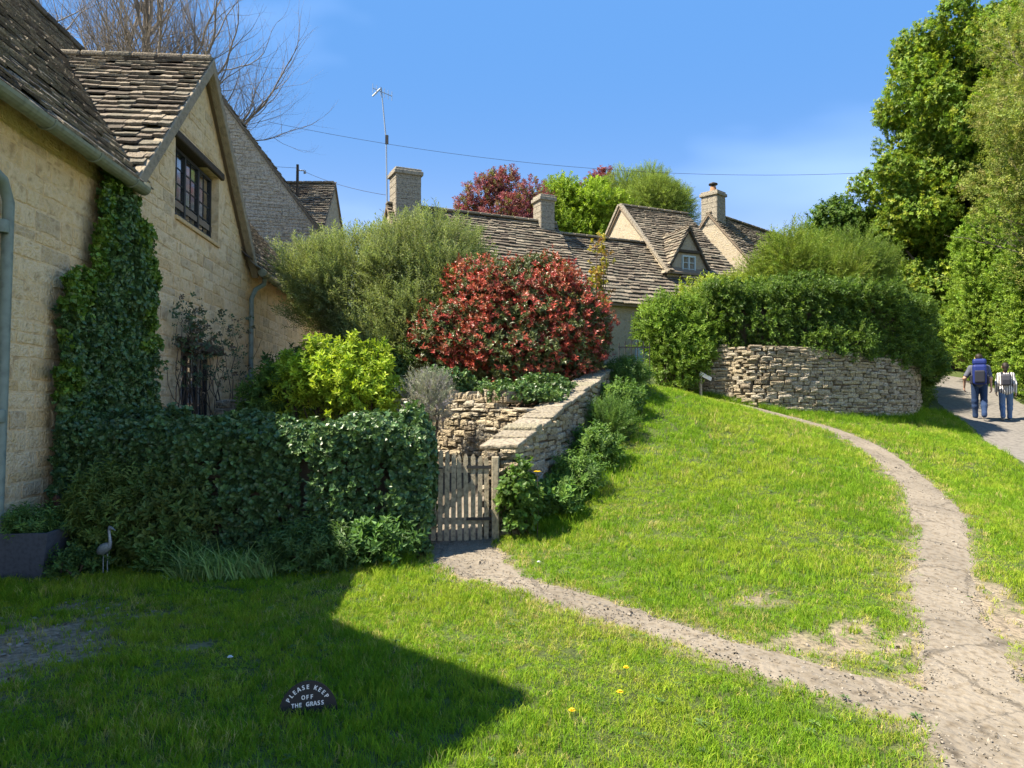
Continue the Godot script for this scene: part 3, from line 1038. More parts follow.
func build_grass() -> void:
	var lush := [Color(0.105, 0.185, 0.014), Color(0.13, 0.205, 0.015), Color(0.082, 0.16, 0.015)]
	var lime := [Color(0.165, 0.225, 0.02), Color(0.19, 0.235, 0.03), Color(0.14, 0.21, 0.018)]
	var dry := [Color(0.22, 0.215, 0.06), Color(0.16, 0.19, 0.045), Color(0.30, 0.25, 0.11)]
	var q := Copies.new()
	for z in [[2.0, 6.0, -4.9, 4.9, 900, 0.85], [6.0, 10.0, -5.2, 8.2, 560, 1.05], [10.0, 20.0, 0.2, 13.0, 300, 1.35], [-2.0, 2.0, -4.8, 6.0, 260, 1.1]]:
		var n := int((z[1] - z[0]) * (z[3] - z[2]) * z[4])
		for k in n:
			var x := rng.randf_range(z[2], z[3])
			var d := rng.randf_range(z[0], z[1])
			if not on_lawn(x, d):
				continue
			var e := bare(x, d)
			var p := path_cover(x, d)
			if p > -0.02 + 0.06 * fine.get_noise_2d(x * 140, d * 140) or rng.randf() < e * 1.02 or p > -0.22 and rng.randf() < 0.62 * (1.0 + p / 0.22):
				continue
			var thin := fn.get_noise_2d(x * 22 + 300, d * 22)
			var long := 1.05 + 0.8 * fn.get_noise_2d(x * 30 - 80, d * 30 + 40) + 0.6 * fine.get_noise_2d(x * 75, d * 75 + 20)
			if p > -0.35 or e > 0.05:
				long *= 0.8
			var pal := dry if rng.randf() < 0.05 + maxf(thin, 0.0) * 0.5 + e * 0.4 + (0.2 if p > -0.25 else 0.0) else (lime if rng.randf() < 0.35 + 1.3 * fn.get_noise_2d(x * 17 + 90, d * 17 - 60) + 0.5 * fine.get_noise_2d(x * 60, d * 60) else lush)
			var s: float = z[5] * rng.randf_range(0.7, 1.15)
			var bs := Basis.from_euler(Vector3(rng.randf_range(-0.25, 0.25), rng.randf() * TAU, rng.randf_range(-0.25, 0.25))) * Basis.from_scale(Vector3(s, s * clampf(long, 0.45, 1.6), s))
			q.add(bs, gp(x, d, -0.004), tint(pal))
	var o := scatter(self, "grass", SP.grass, M.blade, q)
	kind(o, "stuff")
	tag(o, "short green lawn grass sloping up between the cottage and the lane", "grass")
	q = Copies.new()
	for k in 2600:
		var x := rng.randf_range(-4.4, 9.0)
		var d := rng.randf_range(2.4, 15.0)
		if not on_lawn(x, d) or path_cover(x, d) > 0.02 or fn.get_noise_2d(x * 25, d * 25 + 70) < 0.02:
			continue
		var s := rng.randf_range(0.25, 0.62)
		q.add(Basis.from_euler(Vector3(rng.randf_range(-0.2, 0.2), rng.randf() * TAU, rng.randf_range(-0.2, 0.2))) * Basis.from_scale(Vector3(s, s * 0.9, s)), gp(x, d, 0.022), tint([Color(0.07, 0.125, 0.03), Color(0.095, 0.15, 0.035), Color(0.06, 0.11, 0.035)]))
	o = scatter(self, "lawn_weeds", SP.rosette, M.leaf, q)
	kind(o, "stuff")
	tag(o, "flat-leaved weeds and clover scattered through the lawn", "weeds")
	# uncut grass along walls, hedge feet and the verge of the lane
	q = Copies.new()
	for k in 5200:
		var r := rng.randf()
		var x := 0.0
		var d := 0.0
		if r < 0.4:
			d = rng.randf_range(8.5, 14.4)
			x = wall_x(d) + 0.3 + rng.randf() * rng.randf() * 0.65
		elif r < 0.7:
			var i := rng.randi() % (CURVED_WALL.size() - 1)
			var w: Vector2 = CURVED_WALL[i].lerp(CURVED_WALL[i + 1], rng.randf())
			x = w.x + rng.randf_range(-0.1, 0.1)
			d = w.y - 0.22 - rng.randf() * rng.randf() * 0.5
		elif r < 0.86:
			x = rng.randf_range(-4.6, -1.0)
			d = 7.62 - rng.randf() * rng.randf() * 0.3
		else:
			var i := rng.randi() % (ROAD.size() - 1)
			var a: Vector2 = ROAD[i].lerp(ROAD[i + 1], rng.randf())
			var t: Vector2 = (ROAD[i + 1] - ROAD[i]).normalized()
			a += Vector2(-t.y, t.x) * (ROAD_HALF + rng.randf() * 0.4)
			x = a.x
			d = a.y
			if d > 21 or not on_lawn(x, d):
				continue
		if path_cover(x, d) > -0.05:
			continue
		var s := rng.randf_range(0.45, 1.1)
		q.add(Basis.from_euler(Vector3(rng.randf_range(-0.2, 0.2), rng.randf() * TAU, rng.randf_range(-0.2, 0.2))) * Basis.from_scale(Vector3.ONE * s), gp(x, d, -0.01), tint(lush))
	o = scatter(self, "uncut_grass", SP.long_grass, M.blade, q)
	kind(o, "stuff")
	tag(o, "longer uncut grass along wall feet and the lane's edge", "grass")

# ------------------------------------------------------------------ the near cottage
const T_END := 24.2
func build_cottage() -> void:
	var h := thing("stone_cottage", "near honey-coloured stone cottage with a gabled dormer and green gutters", "cottage", Vector3(-4.24, 0, 0), atan(0.084))
	var eave := 4.5
	var slope := 1.19
	var gc := 12.5
	var gw := 2.93
	var ga := 7.36
	var g2 := 2.95   # the second gable, further along towards the viewer
	var g2w := 1.8
	var g2a := 6.45
	var tops := [Vector2(-4, eave), Vector2(g2 - g2w, eave), Vector2(g2, g2a), Vector2(g2 + g2w, eave), Vector2(gc - gw, eave), Vector2(gc, ga), Vector2(gc + gw, eave), Vector2(T_END, eave)]
	var holes := [[11.35, 13.5, 4.52, 5.74], [11.7, 13.35, 1.25, 2.5]]
	var b := MB.new()
	cut_wall(b, tops, -0.4, holes, 0.4)
	# the far end, near end and back walls
	for t in [-4.0, T_END]:
		var z: float = -t + (0.2 if t > 0 else -0.2)
		b.hexa([Vector3(-7.6, -0.4, z + 0.2), Vector3(-0.401, -0.4, z + 0.2), Vector3(-0.401, -0.4, z - 0.2), Vector3(-7.6, -0.4, z - 0.2), Vector3(-7.6, eave, z + 0.2), Vector3(-0.401, eave, z + 0.2), Vector3(-0.401, eave, z - 0.2), Vector3(-7.6, eave, z - 0.2)])
		var zz := z + 0.198
		b.hexa([Vector3(-7.6, eave, zz), Vector3(-0.1, eave, zz), Vector3(-0.1, eave, z - 0.198), Vector3(-7.6, eave, z - 0.198), Vector3(-3.95, 8.95, zz), Vector3(-3.9, 8.95, zz), Vector3(-3.9, 8.95, z - 0.198), Vector3(-3.95, 8.95, z - 0.198)])
	b.box(Vector3(-7.8, 2.05, -(T_END - 4) / 2), Vector3(0.4, 4.9, T_END + 4))
	var wall := part(h, "wall", b, M.mortar)
	var topline := func(t: float) -> float:
		for k in tops.size() - 1:
			if t <= tops[k + 1].x:
				return lerpf(tops[k].y, tops[k + 1].y, (t - tops[k].x) / (tops[k + 1].x - tops[k].x))
		return eave
	var ok := func(a: float, c: float, y: float, y2: float) -> bool:
		var ta := a - 4.0
		var tb := c - 4.0
		if minf(topline.call(ta), topline.call(tb)) < y2 - 0.02:
			return false
		for q in holes:
			if tb > q[0] - 0.02 and ta < q[1] + 0.02 and y2 > q[2] - 0.13 and y < q[3] + 0.17:
				return false
		return true
	lay(wall, "stone", courses(Vector3(0, 0, 4.0), Vector3(0, 0, -1), Vector3(1, 0, 0), T_END + 4.0, 0.0, 7.6, 0.11, 0.23, 0.22, 0.62, 0.012, 0.06, ok, 0.018), STONES, "warm_stone", 5, 300)
	# dark rooms behind the windows
	var room := MB.new()
	for q in holes:
		room.box(Vector3(-1.6, (q[2] + q[3]) / 2, -(q[0] + q[1]) / 2), Vector3(0.1, q[3] - q[2] + 0.9, q[1] - q[0] + 1.6))
	part(h, "inner_wall", room, M.room_plaster)
	for q in [[11.45, 13.38, 4.62, 5.68], [11.78, 13.27, 1.32, 2.44]]:   # pale folds added behind the panes to lighten them like reflected sky
		for s in 2:
			var cu := MB.new()
			var n := 26
			for k in n:
				var ta := lerpf(q[0] + s * 1.0, q[0] + s * 1.0 + (q[1] - q[0]) * 0.5 - 0.06, float(k) / n)
				var tb := lerpf(q[0] + s * 1.0, q[0] + s * 1.0 + (q[1] - q[0]) * 0.5 - 0.06, (k + 1.0) / n)
				var xa := -0.26 + 0.025 * sin(k * 1.3)
				var xb := -0.26 + 0.025 * sin((k + 1) * 1.3)
				cu.quad(Vector3(xa, q[2], -ta), Vector3(xb, q[2], -tb), Vector3(xb, q[3], -tb), Vector3(xa, q[3], -ta))
			part(h, "added_curtain", cu, M.added_curtain)
	casement(h, 11.42, 13.42, 4.60, 5.70, 3, 2, 4, "frame_paint", 0.14, "three-light leaded casement under the gable")
	casement(h, 11.75, 13.3, 1.30, 2.46, 3, 2, 4, "frame_paint", 0.14, "dark leaded casement behind the climbing rose")
	var l := MB.new()
	l.bevel(Vector3(-0.09, 5.80, -12.42), Vector3(0.3, 0.13, 2.5), 0.03, Basis.from_euler(Vector3(0.012, 0, 0)))
	part(h, "lintel", l, M.oak)
	l = MB.new()
	l.bevel(Vector3(-0.06, 2.58, -12.5), Vector3(0.34, 0.17, 2.15), 0.03)
	part(h, "lintel", l, M.oak)
	l = MB.new()
	l.bevel(Vector3(-0.11, 4.5, -12.42), Vector3(0.3, 0.07, 2.15), 0.015)
	part(h, "sill", l, M.warm_stone_2)
	# main roof with its two gables cut in
	var run := 3.75
	var ridge := eave + run * slope + 0.18
	var wdir := Vector3(-1, slope, 0).normalized()
	var o := Vector3(0.22, eave - 0.05, 4.2)
	var len := Vector2(run + 0.22, (run + 0.22) * slope).length()
	var ang := atan(slope)
	var under := MB.new()
	var at := func(x: float, t: float, dy: float) -> Vector3: return Vector3(x, eave - 0.07 + (0.24 - x) * (ridge - 0.1 - eave + 0.07) / 3.99 + dy, -t)
	for s in [[-4.2, T_END + 0.2, -0.12, -3.75], [-4.2, g2 - g2w, 0.24, -0.119], [g2 + g2w, gc - gw, 0.24, -0.119], [gc + gw, T_END + 0.2, 0.24, -0.119]]:
		under.hexa([at.call(s[3], s[0], -0.1), at.call(s[2], s[0], -0.1), at.call(s[2], s[1], -0.1), at.call(s[3], s[1], -0.1), at.call(s[3], s[0], 0), at.call(s[2], s[0], 0), at.call(s[2], s[1], 0), at.call(s[3], s[1], 0)])
	under.hexa([Vector3(-8.1, eave - 0.5, 4.2), Vector3(-3.751, ridge - 0.3, 4.2), Vector3(-3.751, ridge - 0.3, -T_END - 0.2), Vector3(-8.1, eave - 0.5, -T_END - 0.2), Vector3(-8.1, eave - 0.4, 4.2), Vector3(-3.751, ridge - 0.1, 4.2), Vector3(-3.751, ridge - 0.1, -T_END - 0.2), Vector3(-8.1, eave - 0.4, -T_END - 0.2)])
	var roof := part(h, "roof", under, M.roof_underlay)
	var in_main := func(u: float, v: float) -> bool:
		var t := u - 4.2
		var y := eave + v * sin(ang)
		for g in [[gc, gw, ga], [g2, g2w, g2a]]:
			var half: float = g[1] * (g[2] - y) / (g[2] - eave)
			if absf(t - g[0]) < half - 0.12:
				return false
		return true
	var pieces := slates(o, Vector3(0, 0, -1), wdir, T_END + 4.4, len, 0.205, 0.125, in_main, 0.33, 0.026)
	# dormer slopes
	for g in [[gc, gw, ga], [g2, g2w, g2a]]:
		var rise: float = g[2] - eave
		var back := rise / slope
		for s: float in [-1.0, 1.0]:
			var up := Vector3(0, rise, -s * -g[1]).normalized()   # climbs to the ridge
			var foot := Vector3(0.2, eave + 0.02, -(g[0] - s * g[1]))
			var sl := Vector2(rise, g[1]).length()
			up = (Vector3(0.2, g[2] + 0.1, -g[0]) - foot).normalized()
			var inside := func(u: float, v: float) -> bool:
				return u < 0.22 + back * v / sl + 0.1
			pieces += slates(foot - up * 0.12, Vector3(-1, 0, 0), up, back + 0.35, sl + 0.16, 0.215, 0.135, inside, 0.31, 0.03)
			var d := MB.new()
			d.col = Color.WHITE
			var f0 := Vector3(0.16, eave - 0.12, -(g[0] - s * (g[1] + 0.06)))
			var r0 := Vector3(0.16, g[2] - 0.02, -g[0])
			var r1 := Vector3(-back - 0.1, g[2] - 0.02, -g[0])
			d.tri(f0, r0, r1)
			part(roof, "dormer_slope", d, M.roof_underlay)
			# verge board along the gable edge
			var vb := MB.new()
			var mid := (Vector3(0, eave - 0.12, -(g[0] - s * (g[1] + 0.1))) + Vector3(0, g[2] + 0.03, -g[0])) * 0.5
			var dir := (Vector3(0, g[2] + 0.03, -g[0]) - Vector3(0, eave - 0.12, -(g[0] - s * (g[1] + 0.1)))).normalized()
			var across := Vector3(1, 0, 0).cross(dir)
			vb.bevel(mid + Vector3(0.14 + s * 0.004, 0, 0), Vector3(0.14, sl + 0.34, 0.17), 0.02, Basis(Vector3(1, 0, 0), dir, across))
			part(h, "verge_board", vb, M.verge_board)
		# ridge stones
		var rx := 0.2
		while rx > -back - 0.2:
			var rs := MB.new()
			var w := rng.randf_range(0.32, 0.5)
			rs.bevel(Vector3(rx - w / 2, g[2] + 0.12, -g[0]), Vector3(w - 0.015, 0.09, 0.26), 0.03)
			part(roof, "ridge_stone", rs, M["slate_%d" % [3, 1, 4][rng.randi() % 3]])
			rx -= w
	var rt := -4.0
	while rt < T_END:
		var w := rng.randf_range(0.4, 0.6)
		var rs := MB.new()
		rs.bevel(Vector3(-3.75, ridge + 0.06, -(rt + w / 2)), Vector3(0.34, 0.12, w - 0.02), 0.035)
		part(roof, "ridge_stone", rs, M["slate_%d" % (rng.randi() % 3)])
		rt += w
	lay(roof, "slate", pieces, SLATES, "slate", 5, 300)
	# gutters and downpipes
	for g in [[g2 + g2w + 0.15, 9.4], [-4.0, g2 - g2w - 0.15], [15.4, T_END + 0.1]]:
		var m := MB.new()
		var n := 8
		for k in n:
			var a0 := PI * k / n
			var a1 := PI * (k + 1) / n
			for r in [[0.09, 1], [0.08, -1]]:
				var p := func(a: float, t: float) -> Vector3: return Vector3(0.32 - cos(a) * r[0], eave - 0.13 - sin(a) * r[0], -t)
				if r[1] > 0:
					m.quad(p.call(a1, g[0]), p.call(a0, g[0]), p.call(a0, g[1]), p.call(a1, g[1]))
				else:
					m.quad(p.call(a0, g[0]), p.call(a1, g[0]), p.call(a1, g[1]), p.call(a0, g[1]))
		m.lathe(Vector3(0.32, eave - 0.135, -g[0]), [Vector2(0, -0.004), Vector2(0.088, -0.004), Vector2(0.088, 0.004), Vector2(0, 0.004)], 14, Basis.from_euler(Vector3(PI / 2, 0, 0)))
		m.lathe(Vector3(0.32, eave - 0.135, -g[1]), [Vector2(0, -0.004), Vector2(0.088, -0.004), Vector2(0.088, 0.004), Vector2(0, 0.004)], 14, Basis.from_euler(Vector3(PI / 2, 0, 0)))
		part(h, "gutter", m, M.gutter)
		var t: float = g[0] + 0.3
		while t < g[1]:
			var br := MB.new()
			var arc := []
			for k in 9:
				var a := PI * k / 8
				arc.append(Vector3(0.32 - cos(a) * 0.098, eave - 0.13 - sin(a) * 0.098, -t))
			br.tube(arc, [0.012, 0.012, 0.012, 0.012, 0.012, 0.012, 0.012, 0.012, 0.012], 5)
			part(h, "gutter_bracket", br, M.gutter)
			t += 0.95
	downpipe(h, [Vector3(0.32, eave - 0.18, -5.9), Vector3(0.30, eave - 0.4, -5.95), Vector3(0.15, eave - 0.66, -6.15), Vector3(0.11, eave - 0.74, -6.5), Vector3(0.10, eave - 0.82, -6.8), Vector3(0.10, eave - 1.0, -6.9), Vector3(0.10, 1.8, -6.86), Vector3(0.10, 0.0, -6.8)], [3.25, 1.5, 0.7])
	downpipe(h, [Vector3(0.32, eave - 0.18, -15.65), Vector3(0.28, eave - 0.34, -15.7), Vector3(0.16, eave - 0.48, -15.5), Vector3(0.10, eave - 0.68, -15.42), Vector3(0.10, 0.0, -15.42)], [3.4, 2.2, 0.9])

func downpipe(h: Node3D, pts: Array, clips: Array) -> void:
	var b := MB.new()
	var rad := []
	for p in pts:
		rad.append(0.05)
	b.tube(pts, rad, 12)
	var o := part(h, "downpipe", b, M.downpipe)
	for y in clips:
		var c := MB.new()
		var x: float = pts[-1].x
		c.lathe(Vector3(x, y, pts[-1].z), [Vector2(0.05, -0.06), Vector2(0.06, -0.055), Vector2(0.06, 0.055), Vector2(0.05, 0.06)], 12)
		c.box(Vector3(x - 0.06, y, pts[-1].z), Vector3(0.08, 0.05, 0.16))
		part(o, "pipe_clip", c, M.downpipe)

# ------------------------------------------------------------------ cottages up the hill
# A simple cottage in its own axes: ridge along x from 0 to ln, front towards +z, y from its floor. w is half its depth.
func row_cottage(h: Node3D, x0: float, x1: float, w: float, eave: float, ridge: float, base: float, wallmat: String, back := true, singles := 0, e0 := 0.21, e1 := 0.13, skip = null) -> Node3D:
	var b := MB.new()
	b.hexa([Vector3(x0, base, w - 0.15), Vector3(x1, base, w - 0.15), Vector3(x1, base, -w + 0.15), Vector3(x0, base, -w + 0.15), Vector3(x0, eave, w - 0.15), Vector3(x1, eave, w - 0.15), Vector3(x1, eave, -w + 0.15), Vector3(x0, eave, -w + 0.15)])
	for x in [x0, x1 - 0.3]:
		b.hexa([Vector3(x, eave + 0.001, w - 0.2), Vector3(x + 0.3, eave + 0.001, w - 0.2), Vector3(x + 0.3, eave + 0.001, -w + 0.2), Vector3(x, eave + 0.001, -w + 0.2), Vector3(x, ridge - 0.1, 0.05), Vector3(x + 0.3, ridge - 0.1, 0.05), Vector3(x + 0.3, ridge - 0.1, -0.05), Vector3(x, ridge - 0.1, -0.05)])
	part(h, "wall", b, M[wallmat])
	var u := MB.new()
	var ov := 0.08
	for s: float in [1.0, -1.0]:
		var p := [Vector3(x0 - ov, eave - 0.1, s * (w + 0.12)), Vector3(x1 + ov, eave - 0.1, s * (w + 0.12)), Vector3(x1 + ov, ridge - 0.03, s * 0.001), Vector3(x0 - ov, ridge - 0.03, s * 0.001)]
		var q := []
		for k in p:
			q.append(k + Vector3(0, -0.08, 0))
		if s > 0:
			u.hexa([q[0], q[1], q[2], q[3], p[0], p[1], p[2], p[3]])
		else:
			u.hexa([q[1], q[0], q[3], q[2], p[1], p[0], p[3], p[2]])
	var roof := part(h, "roof", u, M.roof_underlay)
	var all := func(_a, _b): return true
	var up := Vector3(0, ridge - eave + 0.07, -(w + 0.12)).normalized()
	var ln := Vector2(ridge - eave + 0.07, w + 0.12).length()
	var pieces := slates(Vector3(x0 - ov, eave - 0.1, w + 0.12), Vector3(1, 0, 0), up, x1 - x0 + 2 * ov, ln, e0, e1, all if skip == null else skip, 0.36, 0.03)
	if back:
		pieces += slates(Vector3(x0 - ov, eave - 0.1, -w - 0.12), Vector3(1, 0, 0), Vector3(0, up.y, -up.z), x1 - x0 + 2 * ov, ln, e0, e1, all, 0.36, 0.03)
	lay(roof, "slate", pieces, SLATES, "slate", 5, singles)
	var x := x0 - ov
	while x < x1 + ov - 0.1:
		var d := minf(rng.randf_range(0.35, 0.55), x1 + ov - x)
		var r := MB.new()
		r.bevel(Vector3(x + d / 2, ridge + 0.05, 0), Vector3(d - 0.015, 0.09, 0.28), 0.03)
		part(roof, "ridge_stone", r, M["slate_%d" % [3, 1, 4][rng.randi() % 3]])
		x += d
	return roof

func chimney(h: Node3D, at: Vector3, w: float, dp: float, y0: float, y1: float, material := "chimney_stone", pot := false) -> void:
	var b := MB.new()
	b.bevel(Vector3(at.x, (y0 + y1 - 0.2) / 2, at.z), Vector3(w, y1 - 0.2 - y0, dp), 0.02)
	var o := part(h, "chimney", b, M[material])
	var c := MB.new()
	c.bevel(Vector3(at.x, y1 - 0.14, at.z), Vector3(w + 0.14, 0.14, dp + 0.14), 0.025)
	c.bevel(Vector3(at.x, y1 - 0.03, at.z), Vector3(w + 0.04, 0.09, dp + 0.04), 0.02)
	part(o, "cap", c, M[material])
	var k := MB.new()   # stone joints: the stack is built of squared blocks
	var y := y0 + 0.1
	var n := 0
	while y < y1 - 0.34:
		var hh := rng.randf_range(0.2, 0.28)
		for s in 2:
			for f in [[Vector3(0, 0, 1), w, dp], [Vector3(-1, 0, 0), dp, w], [Vector3(1, 0, 0), dp, w]]:
				var nn: Vector3 = f[0]
				var uu := Vector3.UP.cross(nn)
				var cut: float = 0.5 + (0.14 if n % 2 else -0.1)
				var a := -0.5 if s == 0 else cut - 0.5
				var e := cut - 0.5 if s == 0 else 0.5
				var blk := MB.new()
				blk.bevel(Vector3.ZERO, Vector3((e - a) * f[1] - 0.012, hh - 0.012, 0.03), 0.008)
				mi(o, "block", blk.mesh(), M[material], Transform3D(Basis(uu, Vector3.UP, nn), Vector3(at.x, y + hh / 2, at.z) + uu * (a + e) * 0.5 * f[1] + nn * (f[2] / 2 - 0.008 + rng.randf() * 0.005)))
		y += hh
		n += 1
	if pot:
		var p := MB.new()
		p.lathe(Vector3(at.x, y1, at.z), [Vector2(0.16, -0.02), Vector2(0.15, 0.1), Vector2(0.13, 0.28), Vector2(0.1, 0.28), Vector2(0.1, 0.1)], 14)
		part(o, "chimney_pot", p, M.terracotta)
		p = MB.new()
		p.lathe(Vector3(at.x, y1 + 0.3, at.z), [Vector2(0.05, -0.05), Vector2(0.06, 0.05), Vector2(0.2, 0.06), Vector2(0.2, 0.12), Vector2(0.02, 0.2), Vector2(0, 0.2)], 12)
		part(o, "cowl", p, M.iron)

# a small gabled dormer on a roof: gable in the plane z = zf, ridge running back to the slope
func gablet(h: Node3D, roof: Node3D, xc: float, half: float, y0: float, y1: float, zf: float, slope: float, wallmat: String, win := true, base := -1.0) -> void:
	var b := MB.new()
	var yb := y0 - 1.2 if base < 0 else base
	var x0 := xc - half
	var x1 := xc + half
	b.hexa([Vector3(x0, yb, zf), Vector3(x1, yb, zf), Vector3(x1, yb, zf - 0.3), Vector3(x0, yb, zf - 0.3), Vector3(x0, y0, zf), Vector3(x1, y0, zf), Vector3(x1, y0, zf - 0.3), Vector3(x0, y0, zf - 0.3)])
	b.hexa([Vector3(x0, y0, zf), Vector3(x1, y0, zf), Vector3(x1, y0, zf - 0.3), Vector3(x0, y0, zf - 0.3), Vector3(xc - 0.01, y1 - 0.06, zf), Vector3(xc + 0.01, y1 - 0.06, zf), Vector3(xc + 0.01, y1 - 0.06, zf - 0.3), Vector3(xc - 0.01, y1 - 0.06, zf - 0.3)])
	part(h, "gable", b, M[wallmat])
	var rise := y1 - y0
	var back := rise / slope
	var pieces := []
	for s: float in [-1.0, 1.0]:
		var foot := Vector3(xc + s * (half + 0.1), y0 - 0.12, zf + 0.14)
		var top := Vector3(xc, y1 + 0.03, zf + 0.14)
		var up := (top - foot).normalized()
		var sl := foot.distance_to(top)
		pieces += slates(foot, Vector3(0, 0, -1), up, back + 0.3, sl, 0.19, 0.13, func(u: float, v: float) -> bool: return u < 0.2 + back * v / sl, 0.3, 0.028)
		var d := MB.new()
		d.quad(foot - Vector3(0, 0.02, 0), foot - Vector3(0, 0.02, 0.2), top - Vector3(0, 0.02, back + 0.1), top - Vector3(0, 0.02, 0))
		part(roof, "dormer_slope", d, M.roof_underlay)
		var vb := MB.new()
		vb.box((foot + top) * 0.5 + Vector3(0, -0.05, -0.03 + s * 0.003), Vector3(0.05, sl + 0.05, 0.07), Basis(up.cross(Vector3(0, 0, 1)), up, Vector3(0, 0, 1)))
		part(h, "verge", vb, M.oak)
	lay(roof, "dormer_slate", pieces, SLATES, "slate", 5, 0)

func window_box(h: Node3D, c: Vector3, w: float, hh: float, lights: int, rows: int, paint: String) -> void:   # a small window facing +z
	var f := MB.new()
	f.box(c + Vector3(0, hh / 2, 0.02), Vector3(w, 0.06, 0.08))
	f.box(c - Vector3(0, hh / 2, -0.02), Vector3(w, 0.06, 0.08))
	for k in lights + 1:
		f.box(c + Vector3(lerpf(-w / 2 + 0.025, w / 2 - 0.025, float(k) / lights), 0, 0.02), Vector3(0.05, hh - 0.06, 0.078))
	for r in range(1, rows):
		f.box(c + Vector3(0, lerpf(-hh / 2, hh / 2, float(r) / rows), 0.015), Vector3(w - 0.06, 0.025, 0.05))
	var o := part(h, "window", f, M[paint])
	for k in lights:
		var p := MB.new()
		p.box(Vector3.ZERO, Vector3(w / lights - 0.06, hh - 0.07, 0.01))
		mi(o, "pane", p.mesh(), M.glass, Transform3D(Basis(), c + Vector3(lerpf(-w / 2, w / 2, (k + 0.5) / lights), 0, 0.012)))
	var s := MB.new()
	s.bevel(c + Vector3(0, -hh / 2 - 0.07, 0.05), Vector3(w + 0.2, 0.08, 0.16), 0.015)
	part(o, "sill", s, M.pale_stone)

func build_village() -> void:
	# a row that runs back to the right: origin where its two roofs meet
	var turn := atan2(0.423, 0.906)   # +x of the node points right and away
	var o := Vector3(1.58, 0, -27.2)
	var h := thing("stone_cottage", "long stone cottage with two chimneys behind the red shrub", "cottage", o, turn)
	row_cottage(h, -6.3, 0.0, 2.42, 5.3, 8.28, 1.5, "pale_stone", true, 120)
	chimney(h, Vector3(-5.75, 0, 0.1), 0.86, 0.75, 5.0, 9.45)
	chimney(h, Vector3(-0.45, 0, 0.0), 0.56, 0.6, 7.6, 9.25)
	var h2 := thing("stone_cottage", "low stone cottage whose grey slates end above a doorway", "cottage", o, turn)
	row_cottage(h2, 0.02, 5.2, 2.42, 5.2, 7.92, 1.5, "pale_stone", true, 260)
	var d := MB.new()
	d.bevel(Vector3(2.35, 3.75, 2.30), Vector3(0.75, 1.5, 0.08), 0.01)
	part(h2, "door", d, M.pale_paint)
	window_box(h2, Vector3(3.6, 4.3, 2.28), 0.7, 0.8, 2, 3, "frame_paint")
	# the taller cottage with the small window gable
	var perp := Vector3(0.423, 0, 0.906)
	var along := Vector3(0.906, 0, -0.423)
	var ridge_line := -1.61
	var h3 := thing("stone_cottage", "tall stone cottage with a small window gable facing the green", "cottage", o + along * 3.99 + perp * ridge_line, turn)
	var slope := (9.8 - 6.69) / 3.14
	var skip := func(u: float, v: float) -> bool:
		var y := 6.6 + v * sin(atan(slope))
		return absf(u - 1.04) > 0.98 * clampf((8.3 - y) / 1.62, 0.0, 1.0) - 0.05
	var roof3 := row_cottage(h3, 0.0, 3.3, 3.14, 6.69, 9.8, 1.5, "pale_stone", true, 200, 0.21, 0.13, skip)
	gablet(h3, roof3, 0.98, 0.98, 6.66, 8.3, 3.05, slope, "pale_stone", true, 3.0)
	window_box(h3, Vector3(0.98, 6.88, 3.07), 0.62, 0.72, 2, 3, "pale_paint")
	var li := MB.new()
	li.bevel(Vector3(0.98, 7.42, 3.1), Vector3(1.0, 0.1, 0.14), 0.01)
	part(h3, "lintel", li, M.oak)
	var vg := MB.new()   # pale verge slabs along the left gable edge
	for s: float in [-1.0, 1.0]:
		var a := Vector3(-0.06, 6.55, s * 3.25)
		var c := Vector3(-0.06, 9.86, s * 0.05)
		vg.box((a + c) * 0.5, Vector3(0.14, a.distance_to(c), 0.1), Basis(Vector3(1, 0, 0), (c - a).normalized(), Vector3(1, 0, 0).cross((c - a).normalized())))
	part(h3, "verge", vg, M.coping)
	# the gable with the tall chimney, its ridge going away to the right
	var t4 := atan2(0.69, 0.72)
	var h4 := thing("stone_cottage", "stone cottage with a tall chimney on its sunlit gable", "cottage", Vector3(8.85, 0, -33.0), t4)
	row_cottage(h4, 0.0, 8.5, 3.2, 6.3, 10.2, 1.5, "pale_stone", true, 100)
	chimney(h4, Vector3(0.36, 0, 0.0), 0.72, 0.8, 9.6, 11.2, "chimney_stone", true)
	# the big grey gable behind the near cottage
	var h5 := thing("stone_house", "tall house whose grey gable in shade rises behind the near cottage", "house", Vector3(-10.6, 0, -26.0), -PI / 2 + 0.3)
	grey_gable(h5)
	var h6 := thing("stone_house", "small brown slated roof peeping out beyond the grey gable", "house", Vector3(-14.0, 0, -33.5), 0.0)
	row_cottage(h6, 0.0, 5.9, 3.0, 8.1, 11.7, 1.5, "pale_stone", false, 60)

